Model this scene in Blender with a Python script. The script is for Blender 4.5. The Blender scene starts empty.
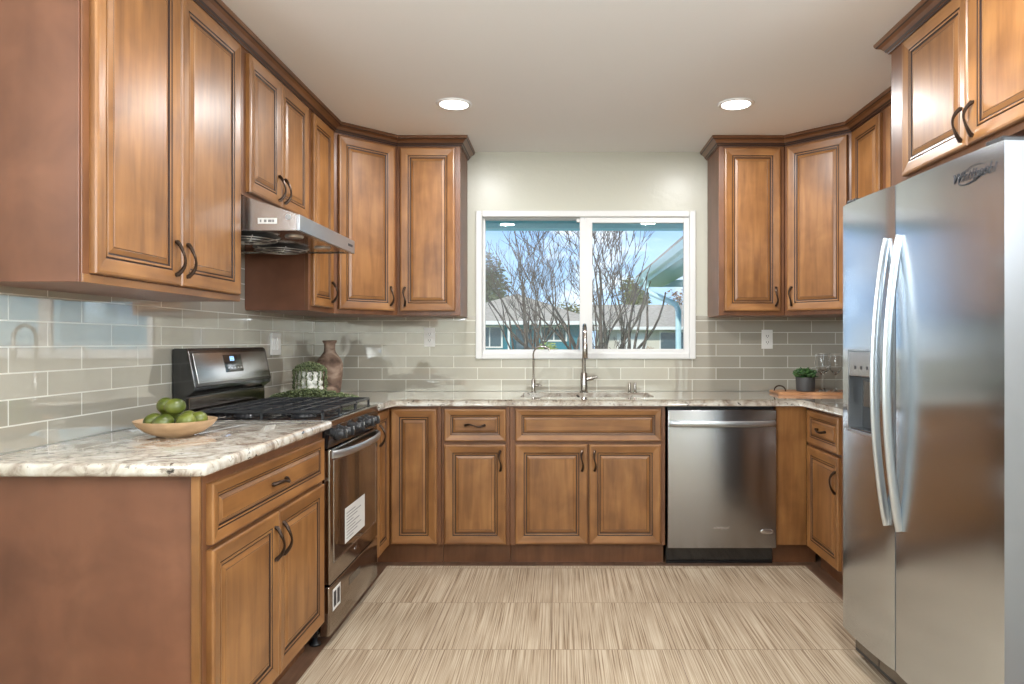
import bpy, bmesh, math, random
from mathutils import Vector, Matrix
R = math.radians
scn = bpy.context.scene
col = scn.collection

# ------------------------------------------------------------------ camera
H = 1.226                      # eye height; the camera stands over the origin looking along +Y
cam_d = bpy.data.cameras.new('camera')
cam_d.sensor_width = 36.0
cam_d.lens = 700.0 * 36.0 / 1024.0
cam_d.shift_x = -48.0 / 1024.0
cam_d.shift_y = 0.0
cam_d.clip_start = 0.05
cam_d.clip_end = 400
cam = bpy.data.objects.new('camera', cam_d)
cam.location = (0, 0, H)
cam.rotation_euler = (R(90), 0, 0)
col.objects.link(cam)
scn.camera = cam

# ------------------------------------------------------------------ view
scn.view_settings.view_transform = 'Standard'
scn.view_settings.look = 'None'
scn.view_settings.gamma = 1.0
scn.view_settings.use_curve_mapping = False
scn.view_settings.exposure = 0.28
scn.cycles.use_denoising = True
scn.cycles.max_bounces = 10
scn.cycles.diffuse_bounces = 5
scn.cycles.glossy_bounces = 5
scn.cycles.transparent_max_bounces = 12
scn.cycles.sample_clamp_indirect = 6.0
scn.cycles.caustics_reflective = False
scn.cycles.caustics_refractive = False

# ------------------------------------------------------------------ world: blue sky with soft clouds
world = bpy.data.worlds.new('sky')
scn.world = world
world.use_nodes = True
wn = world.node_tree; wn.nodes.clear()
def wnode(t, **k):
    n = wn.nodes.new(t)
    for a, b in k.items(): setattr(n, a, b)
    return n
w_out = wnode('ShaderNodeOutputWorld'); w_bg = wnode('ShaderNodeBackground')
w_tc = wnode('ShaderNodeTexCoord'); w_sep = wnode('ShaderNodeSeparateXYZ')
w_ramp = wnode('ShaderNodeValToRGB')
w_ramp.color_ramp.elements[0].position = 0.0; w_ramp.color_ramp.elements[0].color = (0.42, 0.60, 0.84, 1)
w_ramp.color_ramp.elements[1].position = 0.28; w_ramp.color_ramp.elements[1].color = (0.15, 0.34, 0.70, 1)
w_map = wnode('ShaderNodeMapping'); w_map.inputs['Scale'].default_value = (2.2, 2.2, 5.5)
w_map.inputs['Location'].default_value = (1.35, 0.2, 0.3)
w_noise = wnode('ShaderNodeTexNoise'); w_noise.inputs['Scale'].default_value = 2.4; w_noise.inputs['Detail'].default_value = 7
w_cr = wnode('ShaderNodeValToRGB')
w_cr.color_ramp.elements[0].position = 0.50; w_cr.color_ramp.elements[0].color = (0, 0, 0, 1)
w_cr.color_ramp.elements[1].position = 0.66; w_cr.color_ramp.elements[1].color = (1, 1, 1, 1)
w_mix = wnode('ShaderNodeMix', data_type='RGBA')
wl = wn.links.new
wl(w_tc.outputs['Generated'], w_sep.inputs[0]); wl(w_sep.outputs['Z'], w_ramp.inputs[0])
wl(w_tc.outputs['Generated'], w_map.inputs[0]); wl(w_map.outputs[0], w_noise.inputs[0]); wl(w_noise.outputs[0], w_cr.inputs[0])
wl(w_cr.outputs[0], w_mix.inputs['Factor']); wl(w_ramp.outputs[0], w_mix.inputs['A'])
w_mix.inputs['B'].default_value = (0.95, 0.96, 0.98, 1)
wl(w_mix.outputs['Result'], w_bg.inputs[0]); w_bg.inputs[1].default_value = 1.4
wl(w_bg.outputs[0], w_out.inputs[0])

# ------------------------------------------------------------------ sun, and fill lamps added at made-up side openings
def lamp(name, kind, energy, loc, rot, color=(1, 1, 1), **k):
    d = bpy.data.lights.new(name, kind); d.energy = energy; d.color = color
    for a, b in k.items(): setattr(d, a, b)
    o = bpy.data.objects.new(name, d); o.location = loc; o.rotation_euler = rot
    col.objects.link(o); return o
sun = lamp('sun', 'SUN', 3.3, (0, 0, 20), (R(50), 0, R(-28)), (1.0, 0.93, 0.82), angle=R(0.6))
REAR_Y = -3.0
lamp('left_fill_light', 'AREA', 150, (-1.66, -0.85, 1.90), (R(108), 0, R(-90)), (0.86, 0.94, 1.0), shape='RECTANGLE', size=3.4, size_y=0.66)  # both area lamps are added fill, tilted up towards the ceiling
lamp('right_fill_light', 'AREA', 150, (2.03, -0.85, 1.90), (R(108), 0, R(90)), (0.86, 0.94, 1.0), shape='RECTANGLE', size=3.4, size_y=0.66)
CEIL = 2.43
DOWNLIGHTS = [(x, y) for y in (3.54, 1.86) for x in (-0.536, 0.89)]
DL_POWER = 13

# ------------------------------------------------------------------ materials
def mat(name, base=(0.5, 0.5, 0.5), rough=0.5, metal=0.0, coat=0.0, spec=0.5, emit=None, estr=0.0):
    m = bpy.data.materials.new(name); m.use_nodes = True
    b = m.node_tree.nodes['Principled BSDF']
    b.inputs['Base Color'].default_value = (*base, 1)
    b.inputs['Roughness'].default_value = rough
    b.inputs['Metallic'].default_value = metal
    b.inputs['Coat Weight'].default_value = coat
    b.inputs['Coat Roughness'].default_value = 0.08
    b.inputs['Specular IOR Level'].default_value = spec
    if emit: b.inputs['Emission Color'].default_value = (*emit, 1); b.inputs['Emission Strength'].default_value = estr
    return m
def N(m, t, **k):
    n = m.node_tree.nodes.new(t)
    for a, b in k.items(): setattr(n, a, b)
    return n
def L(m, a, b): m.node_tree.links.new(a, b)
def P(m): return m.node_tree.nodes['Principled BSDF']
def ramp(m, stops):
    r = N(m, 'ShaderNodeValToRGB'); cr = r.color_ramp
    while len(cr.elements) < len(stops): cr.elements.new(0.5)
    for e, (p, c) in zip(cr.elements, stops): e.position = p; e.color = (*c, 1)
    return r
def coords(m, scale, src='Object', rnd=True):
    tc = N(m, 'ShaderNodeTexCoord'); mp = N(m, 'ShaderNodeMapping'); mp.inputs['Scale'].default_value = scale
    L(m, tc.outputs[src], mp.inputs[0])
    if rnd:
        oi = N(m, 'ShaderNodeObjectInfo'); mu = N(m, 'ShaderNodeMath', operation='MULTIPLY'); mu.inputs[1].default_value = 37.0
        L(m, oi.outputs['Random'], mu.inputs[0]); cx = N(m, 'ShaderNodeCombineXYZ')
        for i in range(3): L(m, mu.outputs[0], cx.inputs[i])
        L(m, cx.outputs[0], mp.inputs['Location'])
    return mp.outputs[0]
def noise(m, vec, scale, detail=4, dist=0.0, rough=0.5):
    n = N(m, 'ShaderNodeTexNoise'); n.inputs['Scale'].default_value = scale; n.inputs['Detail'].default_value = detail
    n.inputs['Distortion'].default_value = dist; n.inputs['Roughness'].default_value = rough
    L(m, vec, n.inputs['Vector']); return n.outputs[0]
def mixc(m, fac, a, b, mode='MIX'):
    x = N(m, 'ShaderNodeMix', data_type='RGBA', blend_type=mode)
    if isinstance(fac, float): x.inputs['Factor'].default_value = fac
    else: L(m, fac, x.inputs['Factor'])
    for s, v in (('A', a), ('B', b)):
        if isinstance(v, tuple): x.inputs[s].default_value = (*v, 1)
        else: L(m, v, x.inputs[s])
    return x.outputs['Result']
def bump(m, h, strength, dist=0.002):
    b = N(m, 'ShaderNodeBump'); b.inputs['Strength'].default_value = strength; b.inputs['Distance'].default_value = dist
    L(m, h, b.inputs['Height']); L(m, b.outputs[0], P(m).inputs['Normal'])

def wood(name, dark, mid, light, scale, rough=0.40, coat=0.25):
    m = mat(name, mid, rough, coat=coat)
    v = coords(m, scale)
    g = noise(m, v, 3.0, 5, 0.6)
    v2 = coords(m, (2.6, 2.6, 2.6)); bl = noise(m, v2, 2.2, 3, 0.4)
    r = ramp(m, [(0.15, dark), (0.5, mid), (0.88, light)]); L(m, g, r.inputs[0])
    r2 = ramp(m, [(0.32, (0.72, 0.66, 0.60)), (0.62, (1.1, 1.08, 1.04))]); L(m, bl, r2.inputs[0])
    c = mixc(m, 0.85, r.outputs[0], r2.outputs[0], 'MULTIPLY')
    L(m, c, P(m).inputs['Base Color'])
    P(m).inputs['Coat Roughness'].default_value = 0.30
    return m
WD, WM, WL_ = (0.145, 0.058, 0.017), (0.262, 0.116, 0.036), (0.37, 0.182, 0.063)
M = {}
M['wood'] = wood('maple', WD, WM, WL_, (9, 9, 0.9))
M['wood_h'] = wood('maple_rail', WD, WM, WL_, (0.9, 9, 9))
M['frame'] = wood('maple_frame', (0.11, 0.042, 0.017), (0.165, 0.066, 0.027), (0.21, 0.09, 0.038), (9, 9, 0.9))
M['veneer'] = wood('maple_veneer', (0.135, 0.052, 0.027), (0.175, 0.070, 0.037), (0.215, 0.092, 0.05), (2.0, 2.0, 0.35), 0.42, 0.1)
M['glaze'] = mat('umber_glaze', (0.028, 0.012, 0.008), 0.45)
M['crown'] = wood('crown_wood', (0.10, 0.041, 0.017), (0.16, 0.067, 0.027), (0.22, 0.095, 0.04), (1, 1, 10), 0.35)
M['under'] = mat('cabinet_underside', (0.42, 0.36, 0.30), 0.6)
M['bronze'] = mat('dark_bronze', (0.055, 0.035, 0.025), 0.32, 0.85)
FROT = 0.0
def brushed(name, base, rough, aniso, rot):
    m = mat(name, base, rough, 1.0)
    P(m).inputs['Anisotropic'].default_value = aniso
    P(m).inputs['Anisotropic Rotation'].default_value = rot
    t = N(m, 'ShaderNodeTangent', direction_type='RADIAL', axis='Z'); L(m, t.outputs[0], P(m).inputs['Tangent'])
    return m
M['steel'] = brushed('brushed_steel', (0.60, 0.66, 0.72), 0.19, 0.92, FROT)
M['steel_v'] = brushed('brushed_steel_panel', (0.38, 0.38, 0.39), 0.25, 0.85, 0.25)
M['steel_plain'] = mat('satin_steel', (0.55, 0.54, 0.53), 0.27, 1.0)
M['steel_dark'] = mat('dark_steel', (0.20, 0.19, 0.185), 0.25, 1.0)
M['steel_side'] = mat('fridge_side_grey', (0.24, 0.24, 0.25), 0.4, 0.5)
M['handle'] = mat('handle_steel', (0.50, 0.53, 0.56), 0.28, 0.9)
M['faucet'] = mat('faucet_nickel', (0.42, 0.38, 0.34), 0.2, 1.0)
M['black'] = mat('black_enamel', (0.010, 0.010, 0.011), 0.16, coat=0.6)
M['black_matte'] = mat('black_iron', (0.022, 0.023, 0.026), 0.24)
M['black_plastic'] = mat('black_plastic', (0.02, 0.02, 0.022), 0.35)
M['oven_glass'] = mat('oven_glass', (0.02, 0.012, 0.008), 0.05, coat=1.0)
M['oven_steel'] = mat('oven_steel', (0.34, 0.29, 0.25), 0.16, 1.0)
M['white'] = mat('white_vinyl', (0.70, 0.70, 0.69), 0.35)
M['plate'] = mat('outlet_white', (0.78, 0.77, 0.74), 0.35)
M['slot'] = mat('slot_dark', (0.05, 0.05, 0.05), 0.5)
M['label'] = mat('white_sticker', (0.72, 0.72, 0.70), 0.5)
M['display'] = mat('clock_display', (0.02, 0.05, 0.12), 0.2, emit=(0.35, 0.6, 1.0), estr=2.5)
M['chrome'] = mat('chrome_badge', (0.75, 0.75, 0.77), 0.12, 1.0)
M['badge_dark'] = mat('badge_dark', (0.035, 0.035, 0.04), 0.5, 0.2)
M['filter'] = mat('filter_mesh', (0.55, 0.52, 0.50), 0.3, 0.9)
M['bulb'] = mat('led_lens', (0.9, 0.9, 0.9), 0.5, emit=(1.0, 0.97, 0.92), estr=7.0)
M['trim_white'] = mat('light_trim', (0.85, 0.85, 0.84), 0.5)
# paint
m = M['wall'] = mat('wall_paint', (0.53, 0.52, 0.44), 0.32, spec=0.5)
bump(m, noise(m, coords(m, (1, 1, 1), rnd=False), 35, 3), 0.25, 0.004)
m = M['ceiling'] = mat('ceiling_paint', (0.86, 0.86, 0.86), 0.75)
# glass tile backsplash
def tile(name, axis):
    m = mat(name, (0.4, 0.4, 0.35), 0.03, coat=1.0, spec=0.8)
    P(m).inputs['Coat Roughness'].default_value = 0.01
    P(m).inputs['IOR'].default_value = 1.7; P(m).inputs['Coat IOR'].default_value = 1.8
    tc = N(m, 'ShaderNodeTexCoord'); s = N(m, 'ShaderNodeSeparateXYZ'); c = N(m, 'ShaderNodeCombineXYZ')
    L(m, tc.outputs['Object'], s.inputs[0]); L(m, s.outputs[axis], c.inputs[0])
    ad = N(m, 'ShaderNodeMath', operation='SUBTRACT'); ad.inputs[1].default_value = 0.914
    L(m, s.outputs['Z'], ad.inputs[0]); L(m, ad.outputs[0], c.inputs[1])
    ax = N(m, 'ShaderNodeVectorMath', operation='ADD'); ax.inputs[1].default_value = (3.0 + 0.215 + (0.025 if axis == 'X' else -0.049), 0, 0); L(m, c.outputs[0], ax.inputs[0])
    b = N(m, 'ShaderNodeTexBrick'); b.offset = 0.5
    for k, v in (('Scale', 1.0), ('Mortar Size', 0.0022), ('Mortar Smooth', 0.1), ('Brick Width', 0.302), ('Row Height', 0.0745), ('Bias', 0.0)):
        b.inputs[k].default_value = v
    b.inputs['Color1'].default_value = (0.37, 0.345, 0.285, 1); b.inputs['Color2'].default_value = (0.45, 0.42, 0.352, 1)
    b.inputs['Mortar'].default_value = (0.70, 0.69, 0.62, 1)
    L(m, ax.outputs[0], b.inputs['Vector']); L(m, b.outputs['Color'], P(m).inputs['Base Color'])
    mr = N(m, 'ShaderNodeMapRange'); mr.inputs['To Min'].default_value = 0.03; mr.inputs['To Max'].default_value = 0.6
    L(m, b.outputs['Fac'], mr.inputs[0]); L(m, mr.outputs[0], P(m).inputs['Roughness'])
    inv = N(m, 'ShaderNodeMath', operation='SUBTRACT'); inv.inputs[0].default_value = 1.0; L(m, b.outputs['Fac'], inv.inputs[1])
    bump(m, inv.outputs[0], 0.25, 0.0008)
    return m
M['tile_x'] = tile('glass_tile_back', 'X'); M['tile_y'] = tile('glass_tile_side', 'Y')
# granite
m = M['granite'] = mat('granite', (0.6, 0.57, 0.52), 0.06, coat=1.0, spec=0.6)
P(m).inputs['Coat Roughness'].default_value = 0.02; P(m).inputs['Coat IOR'].default_value = 1.4
v = coords(m, (1, 1, 1), rnd=False)
r1 = ramp(m, [(0.36, (0.27, 0.21, 0.165)), (0.48, (0.52, 0.46, 0.385)), (0.62, (0.66, 0.635, 0.575))]); L(m, noise(m, v, 9, 8, 1.4, 0.62), r1.inputs[0])
r2 = ramp(m, [(0.335, (1, 1, 1)), (0.385, (0, 0, 0))]); L(m, noise(m, v, 26, 6, 0.9, 0.6), r2.inputs[0])
r3 = ramp(m, [(0.58, (0, 0, 0)), (0.66, (1, 1, 1))]); L(m, noise(m, v, 55, 4, 0.4, 0.6), r3.inputs[0])
c = mixc(m, r2.outputs[0], r1.outputs[0], (0.035, 0.026, 0.022)); c2 = mixc(m, r3.outputs[0], c, (0.30, 0.245, 0.20)); L(m, c2, P(m).inputs['Base Color'])
# floor: linen-look tiles and brown wood border
m = M['linen'] = mat('linen_tile', (0.5, 0.42, 0.32), 0.75, spec=0.25)
v = coords(m, (1, 1, 1), rnd=False)
br = N(m, 'ShaderNodeTexBrick'); br.offset = 0.0
for k, x in (('Scale', 1.0), ('Mortar Size', 0.0016), ('Mortar Smooth', 0.0), ('Brick Width', 0.5), ('Row Height', 0.5), ('Bias', 0.0)): br.inputs[k].default_value = x
br.inputs['Color1'].default_value = (0.1, 0.1, 0.1, 1); br.inputs['Color2'].default_value = (0.9, 0.9, 0.9, 1)
of = N(m, 'ShaderNodeVectorMath', operation='ADD'); of.inputs[1].default_value = (5.037, 5.219, 0); L(m, v, of.inputs[0]); L(m, of.outputs[0], br.inputs['Vector'])
sh = N(m, 'ShaderNodeVectorMath', operation='MULTIPLY_ADD'); sh.inputs[1].default_value = (7.3, 3.1, 0)
L(m, br.outputs['Color'], sh.inputs[0]); L(m, v, sh.inputs[2])
mp = N(m, 'ShaderNodeMapping'); mp.inputs['Scale'].default_value = (190, 1.6, 1); L(m, sh.outputs[0], mp.inputs[0])
n1 = N(m, 'ShaderNodeTexNoise'); n1.inputs['Scale'].default_value = 1.0; n1.inputs['Detail'].default_value = 4; n1.inputs['Roughness'].default_value = 0.6; n1.inputs['Distortion'].default_value = 0.06; L(m, mp.outputs[0], n1.inputs[0])
rr = ramp(m, [(0.34, (0.17, 0.11, 0.065)), (0.46, (0.35, 0.265, 0.18)), (0.60, (0.50, 0.41, 0.305))]); L(m, n1.outputs[0], rr.inputs[0])
n2 = noise(m, v, 2.3, 3); rb = ramp(m, [(0.3, (0.84, 0.82, 0.80)), (0.65, (1.05, 1.05, 1.05))]); L(m, n2, rb.inputs[0])
cc = mixc(m, 0.8, rr.outputs[0], rb.outputs[0], 'MULTIPLY'); cm = mixc(m, br.outputs['Fac'], cc, (0.20, 0.14, 0.095)); L(m, cm, P(m).inputs['Base Color'])
bump(m, n1.outputs[0], 0.5, 0.003)
m = M['floor_wood'] = wood('floor_wood', (0.12, 0.062, 0.036), (0.19, 0.105, 0.065), (0.27, 0.16, 0.10), (12, 1.0, 12), 0.5, 0.0)
# small things
m = M['lime'] = mat('lime_skin', (0.09, 0.14, 0.02), 0.3, spec=0.5)
r = ramp(m, [(0.35, (0.055, 0.075, 0.010)), (0.6, (0.16, 0.18, 0.030))]); L(m, noise(m, coords(m, (1, 1, 1)), 14, 3), r.inputs[0]); L(m, r.outputs[0], P(m).inputs['Base Color'])
bump(m, noise(m, coords(m, (1, 1, 1)), 260, 2), 0.3, 0.001)
M['lime_end'] = mat('lime_stem', (0.20, 0.15, 0.06), 0.7)
M['bowl'] = wood('bowl_wood', (0.42, 0.27, 0.15), (0.55, 0.37, 0.22), (0.64, 0.46, 0.29), (3, 3, 14), 0.55, 0.0)
m = M['clay'] = mat('weathered_clay', (0.3, 0.2, 0.15), 0.9)
r = ramp(m, [(0.36, (0.09, 0.055, 0.04)), (0.5, (0.22, 0.14, 0.10)), (0.64, (0.40, 0.29, 0.22))]); L(m, noise(m, coords(m, (1, 1, 1.6)), 9, 6, 0.6), r.inputs[0]); L(m, r.outputs[0], P(m).inputs['Base Color'])
bump(m, noise(m, coords(m, (1, 1, 1)), 40, 4), 0.6, 0.004)
M['ceramic'] = mat('white_ceramic', (0.74, 0.72, 0.66), 0.4)
m = M['bead_leaf'] = mat('bead_leaf', (0.13, 0.2, 0.05), 0.5)
r = ramp(m, [(0.35, (0.040, 0.060, 0.020)), (0.65, (0.17, 0.20, 0.085))]); L(m, noise(m, coords(m, (1, 1, 1)), 60, 2), r.inputs[0]); L(m, r.outputs[0], P(m).inputs['Base Color'])
m = M['succulent'] = mat('succulent_leaf', (0.03, 0.08, 0.02), 0.45)
r = ramp(m, [(0.35, (0.012, 0.045, 0.012)), (0.65, (0.06, 0.14, 0.035))]); L(m, noise(m, coords(m, (1, 1, 1)), 40, 2), r.inputs[0]); L(m, r.outputs[0], P(m).inputs['Base Color'])
M['slate'] = mat('slate_pot', (0.045, 0.043, 0.042), 0.6)
M['board'] = wood('acacia_board', (0.21, 0.085, 0.035), (0.42, 0.20, 0.09), (0.58, 0.33, 0.17), (1.5, 14, 14), 0.45, 0.1)
m = M['wineglass'] = mat('clear_glass', (1, 1, 1), 0.0)
P(m).inputs['Transmission Weight'].default_value = 1.0; P(m).inputs['IOR'].default_value = 1.35
# thin window glass: clear with a mirror share by angle
m = M['pane'] = bpy.data.materials.new('window_glass'); m.use_nodes = True; m.node_tree.nodes.clear()
o_ = N(m, 'ShaderNodeOutputMaterial'); t_ = N(m, 'ShaderNodeBsdfTransparent'); g_ = N(m, 'ShaderNodeBsdfGlossy'); g_.inputs['Roughness'].default_value = 0.0
f_ = N(m, 'ShaderNodeFresnel'); f_.inputs['IOR'].default_value = 1.5; x_ = N(m, 'ShaderNodeMixShader')
t_.inputs[0].default_value = (0.97, 0.985, 0.98, 1)
L(m, f_.outputs[0], x_.inputs[0]); L(m, t_.outputs[0], x_.inputs[1]); L(m, g_.outputs[0], x_.inputs[2]); L(m, x_.outputs[0], o_.inputs[0])
# outdoors
M['teal'] = mat('teal_paint', (0.018, 0.20, 0.27), 0.7)
M['teal_light'] = mat('pale_teal_paint', (0.36, 0.64, 0.68), 0.6)
M['teal_pale'] = mat('gutter_paint', (0.50, 0.72, 0.78), 0.5)
M['soffit'] = mat('soffit_paint', (0.15, 0.52, 0.55), 0.7)
M['soffit_d'] = mat('fascia_paint', (0.22, 0.60, 0.66), 0.6)
M['stucco'] = mat('pale_stucco', (0.62, 0.58, 0.50), 0.9)
M['white_ext'] = mat('white_trim_ext', (0.75, 0.75, 0.73), 0.6)
M['glass_ext'] = mat('dark_window', (0.05, 0.09, 0.11), 0.1, coat=0.5)
m = M['shingle'] = mat('shingles', (0.3, 0.28, 0.26), 0.9)
r = ramp(m, [(0.3, (0.24, 0.205, 0.165)), (0.7, (0.42, 0.37, 0.31))]); L(m, noise(m, coords(m, (1.5, 8, 8), rnd=False), 3, 5), r.inputs[0]); L(m, r.outputs[0], P(m).inputs['Base Color'])
m = M['bark'] = mat('bark', (0.16, 0.12, 0.095), 0.9)
r = ramp(m, [(0.3, (0.018, 0.013, 0.012)), (0.7, (0.13, 0.09, 0.07))]); L(m, noise(m, coords(m, (3, 3, 1)), 2.5, 4), r.inputs[0]); L(m, r.outputs[0], P(m).inputs['Base Color'])
def leafmat(name, a, b):
    m = mat(name, a, 0.75)
    r = ramp(m, [(0.35, a), (0.68, b)]); L(m, noise(m, coords(m, (1, 1, 1)), 1.6, 4), r.inputs[0]); L(m, r.outputs[0], P(m).inputs['Base Color']); return m
M['leaf_dark'] = leafmat('evergreen_leaves', (0.045, 0.06, 0.028), (0.17, 0.185, 0.09))
M['leaf_olive'] = leafmat('olive_leaves', (0.10, 0.11, 0.03), (0.26, 0.25, 0.07))
M['leaf_lime'] = leafmat('yellow_green_leaves', (0.20, 0.28, 0.05), (0.52, 0.58, 0.16))
M['leaf_rust'] = leafmat('rust_leaves', (0.24, 0.12, 0.06), (0.42, 0.26, 0.14))
M['grass'] = leafmat('grass', (0.10, 0.15, 0.05), (0.18, 0.24, 0.08))

# ------------------------------------------------------------------ mesh helpers
def link(name, bm, mats, parent=None, loc=None, rot=None, smooth=False):
    me = bpy.data.meshes.new(name); bmesh.ops.recalc_face_normals(bm, faces=bm.faces); bm.to_mesh(me); bm.free()
    for x in (mats if isinstance(mats, (list, tuple)) else [mats]): me.materials.append(M[x] if isinstance(x, str) else x)
    o = bpy.data.objects.new(name, me); col.objects.link(o)
    if parent: o.parent = parent
    if loc: o.location = loc
    if rot: o.rotation_euler = rot
    if smooth:
        for p in me.polygons: p.use_smooth = True
        if smooth == 'auto':
            me.set_sharp_from_angle(angle=R(38))
    return o
def tag(o, label, cat, group=None, kind=None):
    if label: o['label'] = label
    if cat: o['category'] = cat
    if group: o['group'] = group
    if kind: o['kind'] = kind
    return o
def empty(name, loc, rz, label, cat, group=None):
    o = bpy.data.objects.new(name, None); col.objects.link(o); o.empty_display_size = 0.1
    o.location = loc; o.rotation_euler = (0, 0, rz); return tag(o, label, cat, group)
def struct(name, bm, m, label=None):
    o = link(name, bm, m); o['kind'] = 'structure'
    if label: o['label'] = label
    return o
def copy_tree(o, parent=None):
    c = o.copy(); col.objects.link(c)
    if parent: c.parent = parent
    for ch in list(o.children): copy_tree(ch, c)
    return c
def box(bm, x0, x1, y0, y1, z0, z1, bev=0.0, mi=0, seg=2):
    r = bmesh.ops.create_cube(bm, size=1.0); vs = r['verts']
    for v in vs: v.co = Vector(((x0 + x1) / 2 + v.co.x * (x1 - x0), (y0 + y1) / 2 + v.co.y * (y1 - y0), (z0 + z1) / 2 + v.co.z * (z1 - z0)))
    fs = set(f for v in vs for f in v.link_faces)
    for f in fs: f.material_index = mi
    if bev > 0:
        es = list(set(e for v in vs for e in v.link_edges))
        bmesh.ops.bevel(bm, geom=es, offset=bev, segments=seg, affect='EDGES', profile=0.5, material=-1)
    return bm
def B(*a, **k): return box(bmesh.new(), *a, **k)
def prism(bm, pts, axis, a, b, mi=0):
    """extrude a 2D polygon; axis 'x': pts are (y,z); 'y': (x,z); 'z': (x,y)"""
    f = {'x': lambda p, t: (t, p[0], p[1]), 'y': lambda p, t: (p[0], t, p[1]), 'z': lambda p, t: (p[0], p[1], t)}[axis]
    A = [bm.verts.new(f(p, a)) for p in pts]; C = [bm.verts.new(f(p, b)) for p in pts]; n = len(pts)
    fs = [bm.faces.new(A), bm.faces.new(C)] + [bm.faces.new((A[i], A[(i + 1) % n], C[(i + 1) % n], C[i])) for i in range(n)]
    for q in fs: q.material_index = mi
    return bm
def tube(bm, pts, rad, n=8, mi=0, cap=True, up=None):
    pts = [Vector(p) for p in pts]; k = len(pts)
    rads = rad if isinstance(rad, (list, tuple)) else [rad] * k
    rings = []; ref = None
    for i in range(k):
        d = (pts[min(i + 1, k - 1)] - pts[max(i - 1, 0)]).normalized()
        if ref is None:
            a = Vector((0, 0, 1)) if abs(d.z) < 0.9 else Vector((1, 0, 0))
            ref = (a - d * a.dot(d)).normalized()
        else: ref = (ref - d * ref.dot(d)).normalized()
        s = d.cross(ref); rr = rads[i]
        rx, ry = rr if isinstance(rr, tuple) else (rr, rr)
        rings.append([bm.verts.new(pts[i] + ref * math.cos(2 * math.pi * j / n) * rx + s * math.sin(2 * math.pi * j / n) * ry) for j in range(n)])
    for i in range(k - 1):
        for j in range(n):
            f = bm.faces.new((rings[i][j], rings[i][(j + 1) % n], rings[i + 1][(j + 1) % n], rings[i + 1][j])); f.material_index = mi; f.smooth = True
    if cap:
        for r_ in (rings[0], rings[-1]):
            f = bm.faces.new(r_); f.material_index = mi
    return bm
def lathe(bm, prof, n=32, mi=0, c=(0, 0, 0), close=False):
    rings = []
    for r_, z in prof:
        if r_ < 1e-6: rings.append([bm.verts.new((c[0], c[1], c[2] + z))])
        else: rings.append([bm.verts.new((c[0] + r_ * math.cos(2 * math.pi * j / n), c[1] + r_ * math.sin(2 * math.pi * j / n), c[2] + z)) for j in range(n)])
    for A, C in zip(rings, rings[1:]):
        for j in range(n):
            k = (j + 1) % n
            if len(A) == 1 and len(C) == 1: continue
            if len(A) == 1: f = bm.faces.new((A[0], C[j], C[k]))
            elif len(C) == 1: f = bm.faces.new((A[j], A[k], C[0]))
            else: f = bm.faces.new((A[j], A[k], C[k], C[j]))
            f.material_index = mi; f.smooth = True
    return bm
def cyl(bm, r_, z0, z1, n=24, mi=0, c=(0, 0, 0)):
    return lathe(bm, [(0, z0), (r_, z0), (r_, z1), (0, z1)], n, mi, c)
def text(name, body, size, parent, loc, rot, m, shear=0.0, ext=0.0006):
    cu = bpy.data.curves.new(name, 'FONT'); cu.body = body; cu.size = size; cu.extrude = ext; cu.shear = shear; cu.align_x = 'CENTER'; cu.align_y = 'CENTER'
    t = bpy.data.objects.new(name, cu); col.objects.link(t)
    dg = bpy.context.evaluated_depsgraph_get(); me = bpy.data.meshes.new_from_object(t.evaluated_get(dg))
    bpy.data.objects.remove(t); o = bpy.data.objects.new(name, me); me.materials.clear(); me.materials.append(M[m]); col.objects.link(o)
    o.parent = parent; o.location = loc; o.rotation_euler = rot; return o

# ------------------------------------------------------------------ room shell
XL, XR, YB = -1.56, 1.93, 4.44
WX0, WX1, WZ0, WZ1 = -0.533, 0.858, 1.118, 2.057     # window outer frame
bm = B(XL - 0.1, XR + 0.1, REAR_Y - 0.1, YB + 0.14, -0.12, 0.0)
struct('floor', bm, 'floor_wood')
bm = B(-0.944, 1.337, REAR_Y + 0.02, 3.822, 0.0, 0.004)
o = struct('floor_tiles', bm, 'linen'); o.name = 'trim_1'; o['label'] = 'streaky beige linen-look tile field laid over the brown floor'
struct('ceiling', B(XL - 0.1, XR + 0.1, REAR_Y - 0.1, YB + 0.14, CEIL, CEIL + 0.12), 'ceiling')
for nm, xa, xb in (('wall_left', XL - 0.12, XL), ('wall_right', XR, XR + 0.12)):
    bm = bmesh.new(); box(bm, xa, xb, REAR_Y - 0.1, -2.6, 0, CEIL); box(bm, xa, xb, 0.9, YB + 0.14, 0, CEIL)
    box(bm, xa, xb, -2.6, 0.9, 0, 1.55); box(bm, xa, xb, -2.6, 0.9, 2.25, CEIL); struct(nm, bm, 'wall')
HX0, HX1, HZ0, HZ1 = WX0 + 0.02, WX1 - 0.02, WZ0 + 0.02, WZ1 - 0.02
bm = bmesh.new()
box(bm, XL, HX0, YB, YB + 0.14, 0, CEIL); box(bm, HX1, XR, YB, YB + 0.14, 0, CEIL)
box(bm, HX0, HX1, YB, YB + 0.14, 0, HZ0); box(bm, HX0, HX1, YB, YB + 0.14, HZ1, CEIL)
struct('wall_back', bm, 'wall')
struct('wall_rear', B(XL, XR, REAR_Y - 0.1, REAR_Y, 0, CEIL), 'wall')
# unseen slabs added outside the side walls to keep sun out of the openings
bm = bmesh.new(); box(bm, XL - 1.1, XL - 0.12, REAR_Y - 0.8, YB, CEIL, CEIL + 0.12); box(bm, XR + 0.12, XR + 1.1, REAR_Y - 0.8, YB, CEIL, CEIL + 0.12); struct('added_sun_blocker', bm, 'soffit')
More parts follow.
